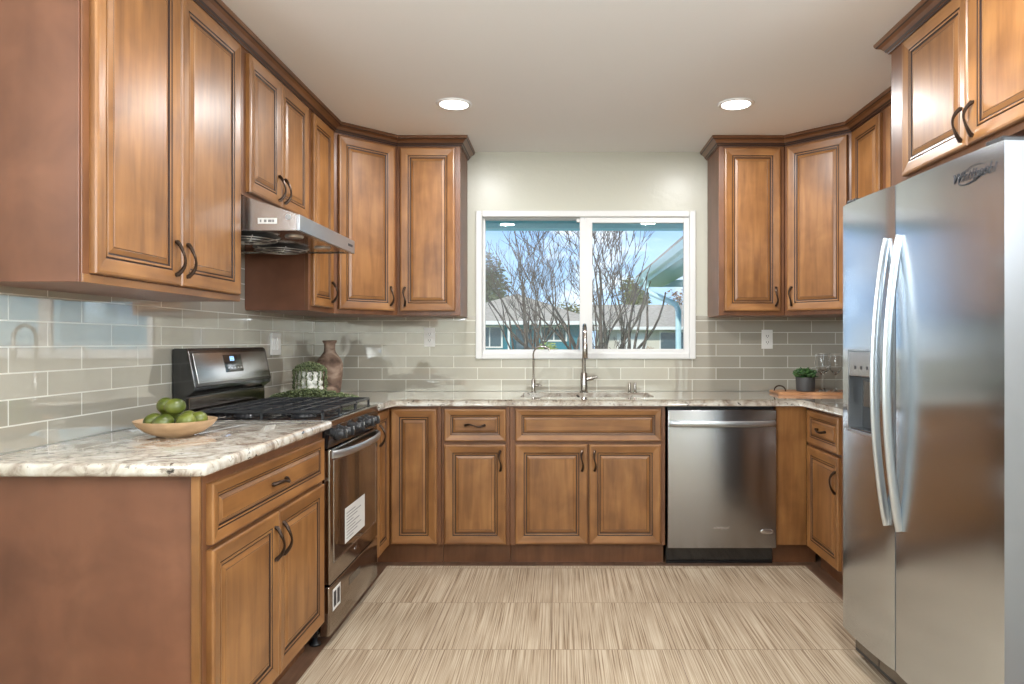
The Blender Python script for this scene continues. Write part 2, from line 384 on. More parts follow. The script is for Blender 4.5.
# two windows made up to frame the added fill lamps, one in each side wall
for nm, xa, lb in (('added_window_left', XL - 0.07, 'added white frame round the fill light opening in the left wall behind the camera'), ('added_window_right', XR + 0.03, 'added white frame round the fill light opening in the right wall behind the camera')):
    bm = bmesh.new()
    for y in (-2.6, -0.875, 0.85): box(bm, xa, xa + 0.04, y, y + 0.05, 1.55, 2.25)
    for z in (1.55, 2.20): box(bm, xa, xa + 0.04, -2.6, 0.9, z, z + 0.05)
    struct(nm, bm, 'white', lb)

# kitchen window: white vinyl slider, left sash set farther out
win = bpy.data.objects.new('window_1', None); col.objects.link(win); win['kind'] = 'structure'; win['label'] = 'white vinyl sliding window above the sink'
def ring(bm, x0, x1, z0, z1, w, y0, y1, bev=0.004, wb=None, wt=None):
    wb = wb or w; wt = wt or w
    box(bm, x0, x0 + w, y0, y1, z0, z1, bev); box(bm, x1 - w, x1, y0, y1, z0, z1, bev)
    box(bm, x0 + w, x1 - w, y0, y1, z0, z0 + wb, bev); box(bm, x0 + w, x1 - w, y0, y1, z1 - wt, z1, bev)
    return bm
link('window_frame', ring(bmesh.new(), WX0, WX1, WZ0, WZ1, 0.040, YB - 0.022, YB + 0.02, 0.006), 'white', win)
bm = ring(bmesh.new(), WX0 + 0.022, WX1 - 0.022, WZ0 + 0.022, WZ1 - 0.022, 0.022, YB + 0.02, YB + 0.11, 0.002)
link('window_track', bm, 'white', win)
link('left_sash', ring(bmesh.new(), WX0 + 0.040, 0.165, WZ0 + 0.040, WZ1 - 0.036, 0.016, YB + 0.03, YB + 0.055, 0.002, 0.02, 0.012), 'white', win)
bmx = B(0.155, 0.205, YB - 0.004, YB + 0.024, WZ0 + 0.06, WZ1 - 0.072, 0.003); link('meeting_rail', bmx, 'white', win)
s = link('right_sash', ring(bmesh.new(), 0.125, WX1 - 0.040, WZ0 + 0.036, WZ1 - 0.036, 0.034, YB - 0.004, YB + 0.024, 0.003, 0.028, 0.040), 'white', win)
link('lock', B(0.105, 0.125, YB - 0.012, YB + 0.02, 1.985, 2.005, 0.003), 'plate', s)
g = link('left_glass', B(WX0 + 0.054, 0.155, YB + 0.042, YB + 0.045, WZ0 + 0.055, WZ1 - 0.045), 'pane', win)
g = link('right_glass', B(0.155, WX1 - 0.070, YB + 0.008, YB + 0.011, WZ0 + 0.06, WZ1 - 0.07), 'pane', win)

# ------------------------------------------------------------------ backsplash tiles
TZ0, TZ1, TT = 0.9155, 1.391, 0.009
bm = bmesh.new()
box(bm, XL + TT, WX0 - 0.001, YB - TT, YB - 0.0005, TZ0, TZ1); box(bm, WX1 + 0.001, XR - TT, YB - TT, YB - 0.0005, TZ0, TZ1); box(bm, WX0 - 0.001, WX1 + 0.001, YB - TT, YB - 0.0005, TZ0, WZ0 - 0.001)
tag(link('tile_backsplash', bm, 'tile_x'), 'grey-green glass subway tile behind the sink, under the window', 'backsplash')
bm = bmesh.new(); box(bm, XL + 0.0005, XL + TT, 0.9, YB - 0.0005, TZ0, TZ1); box(bm, XL + 0.0005, XL + TT, 2.715, 3.445, TZ1, 1.66)
tag(link('tile_backsplash', bm, 'tile_y'), 'glossy glass subway tile on the left wall behind the range', 'backsplash')
tag(link('tile_backsplash', B(XR - TT, XR - 0.0005, 2.8, YB - 0.0005, TZ0, TZ1), 'tile_y'), 'glass subway tile on the right wall beside the refrigerator', 'backsplash')

# ------------------------------------------------------------------ cabinet fronts
T = 0.020
FULL = [(0.0, 0.0, 0), (0.0, 0.015, 0), (0.0035, 0.0195, 0), (0.010, 0.0205, 0), (0.040, 0.0165, 0), (0.0450, 0.0155, 0), (0.0462, 0.0125, 1), (0.0500, 0.0120, 1), (0.0512, 0.0150, 0), (0.0568, 0.0140, 0), (0.0580, 0.0105, 1)]
PANEL = [(0.0580, 0.0105, 0), (0.0625, 0.0100, 1), (0.0635, 0.0110, 0), (0.0765, 0.0155, 0), (0.0775, 0.0150, 0), (0.0790, 0.0150, 1), (0.0800, 0.0160, 0)]
def rings_mesh(w, h, prof, s, fill):
    """concentric rectangles; front towards -y; mats: 0 upright grain, 1 glaze, 2 level grain"""
    bm = bmesh.new(); prev = None
    for i, (ins, d, mi) in enumerate(prof):
        k = ins * s
        q = [bm.verts.new(p) for p in ((k, -d, k), (w - k, -d, k), (w - k, -d, h - k), (k, -d, h - k))]
        if prev:
            for j in range(4):
                f = bm.faces.new((prev[j], prev[(j + 1) % 4], q[(j + 1) % 4], q[j]))
                f.material_index = 1 if mi == 1 else (2 if j in (0, 2) else 0)
        prev = q
    if fill:
        f = bm.faces.new(prev); f.material_index = 0 if fill == 'v' else 2
    return bm
def pull(parent, x, z, vertical=True, ln=0.105, y=-0.0185):
    bm = bmesh.new(); pts = []; rad = []; n = 15
    for i in range(n):
        t = i / (n - 1); u = (t - 0.5) * ln
        bow = 0.003 + 0.026 * math.sin(math.pi * t) ** 0.75; wv = 0.0055 * math.sin(2 * math.pi * t)
        p = (wv, -bow, u) if vertical else (u, -bow, wv)
        pts.append(p); rad.append(0.0038 + 0.0030 * abs(math.cos(math.pi * t)) ** 2 + (0.0012 if i in (0, n - 1) else 0))
    tube(bm, pts, rad, 8)
    for e in (-1, 1):
        c_ = (0, 0.0, e * ln * 0.5) if vertical else (e * ln * 0.5, 0, 0)
        tube(bm, [(c_[0], 0.001, c_[2]), (c_[0], -0.006, c_[2])], [0.0065, 0.0045], 8)
    return link('handle', bm, 'bronze', parent, (x, y, z), smooth='auto')
def front(kind, parent, x, z, w, h, handle=None, y=0.0):
    """kind 'door' or 'drawer_front'; x,z its lower left corner on the cabinet's face"""
    s = min(1.0, h / 0.235, w / 0.20) if kind != 'door' else min(1.0, w / 0.215)
    d = link(kind, rings_mesh(w, h, FULL, s, None), ['wood', 'glaze', 'wood_h'], parent, (x, y, z))
    bmesh_back = None
    link('raised_panel', rings_mesh(w, h, PANEL, s, 'v' if kind == 'door' else 'h'), ['wood', 'glaze', 'wood_h'], d)
    if handle:
        side, hz = handle
        if side == 'c': pull(d, w / 2, h / 2, False)
        else: pull(d, 0.030 if side == 'l' else w - 0.030, hz)
    return d
FT = 0.019
def carcass(root, w, d, z0, z1, name='carcass', m='veneer', poly=None):
    bm = bmesh.new()
    if poly: prism(bm, poly, 'z', z0, z1)
    else: box(bm, 0, w, FT, d, z0, z1, 0.001, seg=1)
    return link(name, bm, m, root)
def cabinet(name, loc, rz, w, d, z0, z1, fronts, label, group=None, poly=None, toe=True, sidepanel=None, frame_w=None):
    root = empty(name, (loc[0], loc[1], 0), rz, label, 'cabinet', group)
    base = name.startswith('base') or name.startswith('sink')
    carcass(root, w, d, z0, z1, poly=poly)
    link('face_frame', B(0, w, 0, FT, z0, z1, 0.0012, seg=1), 'frame', root)
    if base and toe:
        link('toe_kick', B(0.0, w, 0.070, 0.088, 0.0, z0, 0.001, seg=1), 'frame', root)
    for f in fronts: front(f[0], root, *f[1:])
    return root

G_B, G_U = 'base cabinets around the room', 'wall cabinets around the room'
XF = -0.945     # left base face frame; doors stand 2 cm proud
ZB0, ZB1 = 0.115, 0.878
# near left base cabinet
w = 0.935
c = cabinet('base_cabinet', (XF, 1.848), R(90), w, 0.612, ZB0, ZB1,
    [('drawer_front', 0.022, 0.683, w - 0.052, 0.165, ('c', 0)),
     ('door', 0.022, 0.124, 0.440, 0.545, ('r', 0.445)), ('door', 0.465, 0.124, 0.440, 0.545, ('l', 0.445))],
    'brown maple base cabinet at left front with drawer over two doors')
link('end_panel', B(-0.006, 0.0, 0.012, 0.612, 0.0, ZB1, 0.001, seg=1), 'veneer', c)
link('corner_stile', B(-0.014, -0.006, 0.0, 0.022, 0.0, ZB1, 0.001, seg=1), 'wood', c)
# corner base cabinet, left back
YF = 3.83
root = empty('base_cabinet', (-1.55, 3.545, 0), 0, 'L-shaped corner base cabinet beside the range with two narrow doors', 'cabinet')
bm = prism(bmesh.new(), [(0, 0), (-XF * 0 + 0.586, 0), (0.586, 0.305), (0.90, 0.305), (0.90, 0.885), (0, 0.885)], 'z', ZB0, ZB1)
link('carcass', bm, 'veneer', root)
bm = bmesh.new(); box(bm, 0.586, 0.605, 0.0, 0.285, ZB0, ZB1, 0.001, seg=1); box(bm, 0.586, 0.90, 0.285, 0.304, ZB0, ZB1, 0.001, seg=1)
link('face_frame', bm, 'frame', root)
bm = bmesh.new(); box(bm, 0.517, 0.535, 0.0, 0.372, 0, ZB0); box(bm, 0.535, 0.90, 0.355, 0.372, 0, ZB0)
link('toe_kick', bm, 'frame', root)
d = front('door', root, 0.606, 0.124, 0.232, 0.738); d.location = (0.605, 0.020, 0.124); d.rotation_euler = (0, 0, R(90))
pull(d, 0.03, 0.62)
front('door', root, 0.628, 0.124, 0.250, 0.738, None, 0.285)
root.rotation_euler = (0, 0, 0)
# back run
def bx_(x0, x1, fr, label): return cabinet('base_cabinet', (x0, YF), 0, x1 - x0, 0.598, ZB0, ZB1, fr, label)
x0 = -0.648
bx_(x0, -0.275, [('drawer_front', 0.017, 0.684, 0.336, 0.177, ('c', 0)), ('door', 0.017, 0.124, 0.336, 0.544, ('r', 0.455))], 'narrow base cabinet left of the sink cabinet, small drawer over single door')
c = cabinet('sink_cabinet', (-0.273, YF), 0, 0.848, 0.598, ZB0, 0.690,
    [('door', 0.030, 0.124, 0.393, 0.544, ('r', 0.455)), ('door', 0.432, 0.124, 0.391, 0.544, ('l', 0.455))],
    'wide sink base cabinet under the window with two doors and a false drawer')
front('false_drawer', c, 0.030, 0.684, 0.795, 0.177)
bm = bmesh.new(); box(bm, 0, 0.848, 0, FT, 0.690, ZB1); box(bm, 0, 0.018, FT, 0.598, 0.690, ZB1); box(bm, 0.830, 0.848, FT, 0.598, 0.690, ZB1)
link('upper_frame', bm, 'frame', c)
c = empty('corner_filler', (1.183, YF, 0), 0, 'plain maple filler panel between the dishwasher and the right corner', 'panel')
link('board', B(0, 0.167, 0, 0.019, ZB0, ZB1, 0.001, seg=1), 'wood', c); link('toe_kick', B(0, 0.24, 0.07, 0.088, 0, ZB0), 'frame', c)
link('side_board', B(0.0, 0.018, 0.019, 0.598, ZB0, ZB1), 'veneer', c)
# right run
XFR = 1.352
cabinet('base_cabinet', (XFR, 3.815), R(-90), 0.485, 0.570, ZB0, ZB1,
    [('drawer_front', 0.035, 0.684, 0.42, 0.177, ('c', 0)), ('door', 0.035, 0.124, 0.42, 0.544, ('r', 0.42))],
    'base cabinet on the right beside the refrigerator, drawer over single door')
cabinet('base_cabinet', (XFR, 3.328), R(-90), 0.475, 0.570, ZB0, ZB1,
    [('drawer_front', 0.025, 0.684, 0.42, 0.177, ('c', 0)), ('door', 0.025, 0.124, 0.42, 0.544, ('r', 0.42))],
    'base cabinet tucked against the far side of the refrigerator')

# ------------------------------------------------------------------ wall cabinets
ZU0, ZU1 = 1.382, 2.392
DZ, DH = 1.407, 0.958
XU = -1.24
def ucab(loc, rz, w, fr, label, z0=ZU0, depth=0.318, poly=None):
    c = cabinet('wall_cabinet', loc, rz, w, depth, z0, ZU1, fr, label, None, poly)
    return c
w = 0.893
c = ucab((XU, 1.815), R(90), w, [('door', 0.028, DZ, 0.415, DH, ('r', 0.085)), ('door', 0.449, DZ, 0.418, DH, ('l', 0.085))], 'large two-door wall cabinet nearest at upper left, reddish end panel')
link('end_panel', B(-0.006, 0, 0.004, 0.318, ZU0, ZU1, 0.001, seg=1), 'veneer', c)
link('light_rail', B(0.0, w, -0.003, 0.0005, ZU0, ZU0 + 0.022, 0.001, seg=1), 'wood_h', c)
ucab((XU, 2.716), R(90), 0.732, [('door', 0.045, 1.818, 0.312, 2.365 - 1.818, ('r', 0.075)), ('door', 0.360, 1.818, 0.330, 2.365 - 1.818, ('l', 0.075))], 'short two-door wall cabinet above the range hood', 1.80)
ucab((XU, 3.450), R(90), 0.385, [('door', 0.030, DZ, 0.300, DH, ('r', 0.085))], 'narrow wall cabinet just past the range hood, one door')
# diagonal corner cabinets
q = 0.7071
dl = math.hypot(0.28, 0.28)
def corner(loc, rz, wall_pts, label, hs):
    a = -rz; ca, sa = math.cos(a), math.sin(a)
    poly = []
    for px, py in wall_pts:
        dx, dy = px - loc[0], py - loc[1]; poly.append((dx * ca - dy * sa, dx * sa + dy * ca))
    return cabinet('wall_cabinet', loc, rz, dl, 0.3, ZU0, ZU1, [('door', 0.022, DZ, dl - 0.044, DH, (hs, 0.085))], label, None, [(0, FT), (dl, FT)] + poly)
corner((XU, 3.838), R(45), [(-0.962, 4.12), (-0.962, 4.425), (-1.545, 4.425), (-1.545, 3.838), (XU - 0.02, 3.838)], 'angled corner wall cabinet at the left back corner', 'r')
ucab((-0.958, 4.118), 0, 0.372, [('door', 0.020, DZ, 0.322, DH, ('l', 0.085))], 'single-door wall cabinet just left of the window', depth=0.312)
ucab((0.934, 4.118), 0, 0.384, [('door', 0.030, DZ, 0.330, DH, ('r', 0.085))], 'single-door wall cabinet just right of the window', depth=0.312)
corner((1.322, 4.118), R(-45), [(1.602 + 0.02, 3.838), (1.92, 3.838), (1.92, 4.425), (1.322, 4.425), (1.322, 4.13)], 'angled corner wall cabinet at the right back corner', 'l')
XUR = 1.602
ucab((XUR, 3.834), R(-90), 0.400, [('door', 0.030, DZ, 0.330, DH, ('l', 0.085))], 'narrow wall cabinet right of the angled right corner cabinet')
ucab((XUR, 3.430), R(-90), 0.620, [('door', 0.026, DZ, 0.28, DH, ('r', 0.085)), ('door', 0.312, DZ, 0.28, DH, ('l', 0.085))], 'wall cabinet mostly hidden behind the cabinet over the refrigerator')
XUF = 1.320
c = ucab((XUF, 2.790), R(-90), 0.99, [('door', 0.125, 1.855, 0.425, 2.365 - 1.855, ('r', 0.075)), ('door', 0.553, 1.855, 0.415, 2.365 - 1.855, ('l', 0.075))], 'deep two-door wall cabinet above the refrigerator', 1.832, 0.60)

# ------------------------------------------------------------------ crown mouldings (swept profile with mitres)
CP = [(0.000, 0.0), (0.006, 0.0), (0.008, 0.006), (0.012, 0.008), (0.016, 0.016), (0.026, 0.028), (0.038, 0.034), (0.042, 0.038), (0.046, 0.046), (0.046, 0.0525), (-0.01, 0.0525), (-0.01, 0.0)]
GL = {1, 3, 6}
def sweep(path, prof, z, left=True):
    bm = bmesh.new(); n = len(path); rings = []
    for i, p in enumerate(path):
        p = Vector(p)
        d0 = (p - Vector(path[i - 1])).normalized() if i else None
        d1 = (Vector(path[i + 1]) - p).normalized() if i < n - 1 else None
        nn = lambda d: Vector((d.y, -d.x)) if left else Vector((-d.y, d.x))
        if d0 and d1:
            a, b_ = nn(d0), nn(d1); mth = (a + b_).normalized(); k = 1 / max(0.3, mth.dot(a)); m_ = mth * k
        else: m_ = nn(d1 if d1 else d0)
        rings.append([bm.verts.new((p.x + m_.x * o_, p.y + m_.y * o_, z + h_)) for o_, h_ in prof])
    for a, b_ in zip(rings, rings[1:]):
        for j in range(len(prof)):
            k = (j + 1) % len(prof); f = bm.faces.new((a[j], a[k], b_[k], b_[j])); f.material_index = 1 if j in GL else 0
    bm.faces.new(rings[0]); bm.faces.new(rings[-1])
    return bm
CZ = CEIL - 0.0535
off = 0.002
p_l = [(XL + 0.004, 1.815 - 0.008), (XU + off, 1.815 - 0.008), (XU + off, 3.838), (-0.960, 4.118 - off), (-0.584, 4.118 - off), (-0.584, YB - 0.004)]
link_c = link('crown_moulding', sweep(p_l, CP, CZ), ['crown', 'glaze']); tag(link_c, 'dark brown crown moulding topping the left run of wall cabinets', 'moulding')
p_r = [(0.932, YB - 0.004), (0.932, 4.118 - off), (1.322, 4.118 - off), (XUR - off, 3.838), (XUR - off, 2.795), (XUF - off, 2.795), (XUF - off, 1.796), (XR - 0.004, 1.796)]
link_c = link('crown_moulding', sweep(p_r, CP, CZ), ['crown', 'glaze']); tag(link_c, 'dark brown crown moulding topping the right run of wall cabinets', 'moulding')

# ------------------------------------------------------------------ countertops
CT0, CT1 = 0.879, 0.914
def slab(poly, hole=None, soft=()):
    """polygon slab with rounded front edges; soft: indices of polygon edges that get the bullnose"""
    bm = bmesh.new(); n = len(poly)
    if not hole:
        A = [bm.verts.new((x, y, CT0)) for x, y in poly]; C = [bm.verts.new((x, y, CT1)) for x, y in poly]
        bm.faces.new(A); bm.faces.new(C); side = []
        for i in range(n): bm.faces.new((A[i], A[(i + 1) % n], C[(i + 1) % n], C[i]))
        es = []
        for i in soft:
            for V in (A, C): es.append(bm.edges.get((V[i], V[(i + 1) % n])))
        for i in range(n):
            if i in soft and (i - 1) % n in soft:
                es.append(bm.edges.get((A[i], C[i])))
        bmesh.ops.bevel(bm, geom=es, offset=0.013, segments=4, affect='EDGES', profile=0.5)
    return bm
o = link('countertop', slab([(XL + 0.012, 1.790), (-0.907, 1.790), (-0.907, 2.785), (XL + 0.012, 2.785)], soft=(0, 1)), 'granite', smooth='auto')
tag(o, 'speckled cream granite countertop on the left front cabinet, under the fruit bowl', 'countertop')
SX0, SX1, SY0, SY1 = -0.225, 0.535, 3.955, 4.300
poly = [(XL + 0.012, 3.540), (-0.907, 3.540), (-0.912, 3.780), (-0.882, 3.805), (1.300, 3.805), (1.325, 3.780), (1.325, 2.845), (XR - 0.012, 2.845), (XR - 0.012, YB - 0.010), (XL + 0.012, YB - 0.010)]
o = link('countertop', slab(poly, soft=(1, 2, 3, 4, 5)), 'granite', smooth='auto')
tag(o, 'speckled cream granite countertop running round the back of the room with the sink cut-out', 'countertop')
cut = bpy.data.objects.new('cutter', bpy.data.meshes.new('cutter')); b2 = B(SX0, SX1, SY0, SY1, CT0 - 0.05, CT1 + 0.05, 0.02); b2.to_mesh(cut.data); b2.free(); col.objects.link(cut)
mo = o.modifiers.new('hole', 'BOOLEAN'); mo.operation = 'DIFFERENCE'; mo.solver = 'EXACT'; mo.object = cut
bpy.context.view_layer.update(); dg = bpy.context.evaluated_depsgraph_get(); me = bpy.data.meshes.new_from_object(o.evaluated_get(dg)); o.modifiers.clear(); o.data = me; me.set_sharp_from_angle(angle=R(38)); bpy.data.objects.remove(cut)
# sink
s = empty('kitchen_sink', (0, 0, 0.70), 0, 'undermount stainless steel sink set into the granite below the window', 'sink')
bm = bmesh.new()
a0, a1, b0, b1 = SX0 - 0.012, SX1 + 0.012, SY0 - 0.012, SY1 + 0.012
for (x0, x1, y0, y1, z0, z1) in ((a0, a1, b0, b0 + 0.01, 0, .1785), (a0, a1, b1 - 0.01, b1, 0, .1785), (a0, a0 + .01, b0, b1, 0, .1785), (a1 - .01, a1, b0, b1, 0, .1785), (a0, a1, b0, b1, -0.008, 0.002)):
    box(bm, x0, x1, y0, y1, z0, z1, 0.002)
link('basin', bm, 'steel_dark', s); bm = bmesh.new(); lathe(bm, [(0, 0.004), (0.03, 0.004), (0.045, 0.0045), (0.05, 0.002)], 24, 0, (0.15, 4.15, 0)); link('drain', bm, 'steel_dark', s)

# ------------------------------------------------------------------ faucets
f = empty('kitchen_faucet', (0.149, 4.345, CT1), 0, 'tall brushed nickel gooseneck faucet behind the middle of the sink', 'faucet')
bm = bmesh.new(); lathe(bm, [(0, 0), (0.026, 0), (0.026, 0.006), (0.021, 0.010), (0.020, 0.115), (0.017, 0.122), (0, 0.122)], 24); link('body', bm, 'faucet', f, smooth='auto')
pts = [(0, 0, 0.12), (0, 0, 0.33)] + [(0, -0.09 + 0.09 * math.cos(R(a)), 0.33 + 0.085 * math.sin(R(a))) for a in range(15, 181, 15)] + [(0, -0.18, 0.30)]
bm = tube(bmesh.new(), pts, 0.0115, 16); link('spout', bm, 'faucet', f, smooth='auto')
bm = tube(bmesh.new(), [(0, -0.18, 0.305), (0, -0.18, 0.295), (0, -0.181, 0.22), (0, -0.181, 0.215)], [0.013, 0.0155, 0.0175, 0.015], 16); link('spray_head', bm, 'faucet', f, smooth='auto')
bm = bmesh.new(); tube(bm, [(0.012, 0, 0.078), (0.05, -0.004, 0.088), (0.062, -0.006, 0.092), (0.085, -0.01, 0.096)], [0.0135, 0.0135, 0.012, 0.004], 14); link('lever', bm, 'faucet', f, smooth='auto')
f = empty('filter_faucet', (-0.166, 4.345, CT1), 0, 'slim nickel drinking-water faucet at the left end of the sink', 'faucet')
bm = bmesh.new(); lathe(bm, [(0, 0), (0.018, 0), (0.018, 0.004), (0.0115, 0.007), (0.0115, 0.075), (0.009, 0.08), (0, 0.08)], 20); link('body', bm, 'faucet', f, smooth='auto')
pts = [(0, 0, 0.07), (0, 0, 0.235)] + [(0.055 - 0.055 * math.cos(R(a)), -0.02 * (a / 180), 0.235 + 0.05 * math.sin(R(a))) for a in range(20, 165, 15)]
link('spout', tube(bmesh.new(), pts, 0.0052, 12), 'faucet', f, smooth='auto')
bm = tube(bmesh.new(), [(0.008, 0, 0.042), (0.030, 0, 0.042), (0.034, 0, 0.042), (0.052, -0.002, 0.044)], [0.0075, 0.0075, 0.0045, 0.003], 12); link('lever', bm, 'faucet', f, smooth='auto')
bm = bmesh.new(); lathe(bm, [(0, 0), (0.0125, 0), (0.0125, 0.003), (0.0082, 0.005), (0.0082, 0.056), (0.0065, 0.060), (0, 0.060)], 18)
o = link('air_gap_cap', bm, 'faucet', None, (0.432, 4.345, CT1), smooth='auto'); tag(o, 'left one of two slim metal posts behind the sink', 'cap', 'slim metal posts behind the sink')
o2 = o.copy(); col.objects.link(o2); o2.location.x = 0.466; o2['label'] = 'right one of two slim metal posts behind the sink'

# ------------------------------------------------------------------ outlets
def outlet(loc, rz, label, switch=False):
    r_ = empty('wall_outlet' if not switch else 'light_switch', loc, rz, label, 'outlet' if not switch else 'switch')
    hw = 0.060 if switch else 0.035
    link('cover_plate', B(-hw, hw, -0.012 if switch else -0.006, 0, -0.060, 0.060, 0.002), 'plate', r_)
    if switch:
        for dx in (-0.024, 0.024): link('rocker', B(dx - 0.0165, dx + 0.0165, -0.0165, -0.0115, -0.033, 0.033, 0.0015), 'plate', r_)
    else:
        for dz in (-0.02, 0.02):
            so = link('socket', B(-0.0165, 0.0165, -0.0085, -0.0055, dz - 0.0145, dz + 0.0145, 0.0035), 'plate', r_)
            bm = bmesh.new()
            for dx in (-0.0065, 0.0065): box(bm, dx - 0.0015, dx + 0.0015, -0.0092, -0.008, dz - 0.003, dz + 0.007)
            tube(bm, [(0, -0.0092, dz - 0.0085), (0, -0.008, dz - 0.0085)], 0.0026, 8)
            link('slots', bm, 'slot', so)
    return r_
outlet((-0.825, YB - TT - 0.0005, 1.256), 0, 'white duplex outlet on the tile left of the window')
outlet((1.310, YB - TT - 0.0005, 1.243), 0, 'white duplex outlet on the tile right of the window')
r_ = outlet((XL + TT + 0.0005, 3.80, 1.215), R(90), 'white double switch plate on the left wall tile beside the range', True)

# ------------------------------------------------------------------ recessed lights
def downlight(x, y, label):
    r_ = empty('recessed_light', (x, y, CEIL), 0, label, 'ceiling light', 'recessed ceiling lights')
    bm = lathe(bmesh.new(), [(0.070, -0.004), (0.078, -0.0085), (0.088, -0.006), (0.092, 0.0), (0.070, 0.0)], 40); link('trim_ring', bm, 'trim_white', r_)
    bm = lathe(bmesh.new(), [(0, -0.005), (0.071, -0.005), (0.071, -0.001), (0, -0.001)], 40); link('lens', bm, 'bulb', r_)
    l = lamp('downlight', 'AREA', DL_POWER, (x, y, CEIL - 0.012), (0, 0, 0), (0.98, 0.98, 0.97), shape='DISK', size=0.15)
for x, y in DOWNLIGHTS:
    lr = 'left' if x < 0 else 'right'
    downlight(x, y, {3.54: 'round recessed ceiling light in view on the %s side', 1.86: 'recessed ceiling light overhead on the %s, mirrored in the window glass', 0.18: 'recessed ceiling light straight above the camera on the %s', -1.5: 'recessed ceiling light far behind the camera on the %s'}[y] % lr)
#OBJECTS2
# ------------------------------------------------------------------ gas range
RG = empty('gas_range', (-1.55, 2.792, 0), 0, 'black and stainless gas range between the left cabinets', 'stove')
W = 0.738
bm = bmesh.new(); box(bm, 0.005, 0.585, 0, W, 0.045, 0.893, 0.002)
link('body', bm, 'black', RG)
for (x, y) in ((0.05, 0.04), (0.56, 0.04), (0.05, W - 0.04), (0.56, W - 0.04)):
    link('foot', lathe(bmesh.new(), [(0, 0.001), (0.022, 0.001), (0.022, 0.010), (0.010, 0.014), (0.010, 0.046), (0, 0.046)], 16, 0, (x, y, 0)), 'black_plastic', RG)
bm = bmesh.new(); box(bm, 0.075, 0.628, 0.0, W, 0.893, 0.908, 0.004); box(bm, 0.085, 0.60, 0.02, W - 0.02, 0.9075, 0.9125, 0.002)
link('cooktop', bm, 'black', RG, smooth='auto')
link('cooktop_edge', B(0.612, 0.634, 0.0, W, 0.883, 0.9125, 0.004), 'oven_steel', RG)
# backguard
bm = prism(bmesh.new(), [(0.004, 0.895), (0.004, 1.195), (0.012, 1.200), (0.050, 1.200), (0.062, 1.192), (0.092, 1.050), (0.090, 1.030), (0.078, 1.020), (0.058, 1.005), (0.058, 0.895)], 'y', 0, W)
bg = link('backguard', bm, 'black', RG)
ang = math.atan2(0.030, 0.142)
def on_guard(name, y0, y1, u0, u1, t0, t1, m, bev, parent=bg, seg=3):
    """box lying on the slanted face; u runs up the slope from its lower edge"""
    bm = B(t0, t1, y0, y1, u0, u1, bev, seg=seg)
    bmesh.ops.transform(bm, matrix=Matrix.Translation((0.0925, 0, 1.043)) @ Matrix.Rotation(-ang, 4, 'Y'), verts=bm.verts)
    return link(name, bm, m, parent, smooth='auto')
on_guard('panel_bezel', 0.004, W - 0.004, 0.0, 0.152, -0.004, 0.003, 'steel_dark', 0.003)
on_guard('steel_panel', 0.030, W - 0.022, 0.012, 0.140, 0.001, 0.0055, 'steel_plain', 0.002)
on_guard('display', 0.275, 0.445, 0.050, 0.128, 0.004, 0.0068, 'black', 0.001)
bm = bmesh.new()
for i, y in enumerate((0.333, 0.347, 0.361)):
    for (a, b_, u0, u1) in ((0, .008, .100, .1015), (0, .008, .109, .1105), (0, .008, .118, .1195), (0, .0015, .100, .1195), (.0065, .008, .100, .1195)):
        box(bm, 0.0066, 0.0074, y + a, y + b_, u0, u1)
bmesh.ops.transform(bm, matrix=Matrix.Translation((0.0925, 0, 1.043)) @ Matrix.Rotation(-ang, 4, 'Y'), verts=bm.verts)
link('clock_digits', bm, 'display', bg)
bm = bmesh.new()
for y in (0.30, 0.33, 0.36, 0.39, 0.42):
    box(bm, 0.0066, 0.0072, y, y + 0.012, 0.066, 0.070)
bmesh.ops.transform(bm, matrix=Matrix.Translation((0.0925, 0, 1.043)) @ Matrix.Rotation(-ang, 4, 'Y'), verts=bm.verts)
link('button_marks', bm, 'label', bg)
link('lower_panel', B(0.058, 0.066, 0.012, W - 0.012, 0.925, 1.000, 0.002), 'oven_steel', bg)
# burners and grates
for (x, y, r_) in ((0.21, 0.17, 0.038), (0.46, 0.17, 0.046), (0.335, W / 2, 0.040), (0.21, W - 0.17, 0.046), (0.46, W - 0.17, 0.036)):
    bm = lathe(bmesh.new(), [(0, 0.913), (r_ + 0.012, 0.913), (r_ + 0.008, 0.922), (r_, 0.924), (r_, 0.931), (r_ - 0.004, 0.934), (0, 0.934)], 24, 0, (x, y, 0)); link('burner', bm, 'black_matte', RG, smooth='auto')
sec = (W - 0.05) / 3
for i in range(3):
    y0 = 0.025 + i * sec + 0.002; y1 = y0 + sec - 0.004; x0, x1 = 0.095, 0.598; zt0, zt1 = 0.938, 0.950
    bm = bmesh.new(); t = 0.011
    for (a, b_, c_, d_) in ((x0, x1, y0, y0 + t), (x0, x1, y1 - t, y1), (x0, x0 + t, y0, y1), (x1 - t, x1, y0, y1), ((x0 + x1) / 2 - t / 2, (x0 + x1) / 2 + t / 2, y0, y1)):
        box(bm, a, b_, c_, d_, zt0, zt1, 0.003)
    ym = (y0 + y1) / 2
    for xc in (x0 + 0.125, x1 - 0.125):
        for k in (-0.6, 0.6):
            box(bm, xc + k * 0.050 - 0.004, xc + k * 0.050 + 0.004, y0 + 0.004, y1 - 0.004, zt0 + 0.001, zt1 + 0.003, 0.002)
    box(bm, x0, x1, ym - 0.004, ym + 0.004, zt0 + 0.001, zt1 + 0.001, 0.002)
    for (a, c_) in ((x0 + 0.005, y0 + 0.005), (x1 - 0.005, y0 + 0.005), (x0 + 0.005, y1 - 0.005), (x1 - 0.005, y1 - 0.005), ((x0 + x1) / 2, y0 + 0.005), ((x0 + x1) / 2, y1 - 0.005)):
        box(bm, a - 0.005, a + 0.005, c_ - 0.005, c_ + 0.005, 0.912, zt0 + 0.002, 0.001)
    link('grate', bm, 'black_matte', RG)
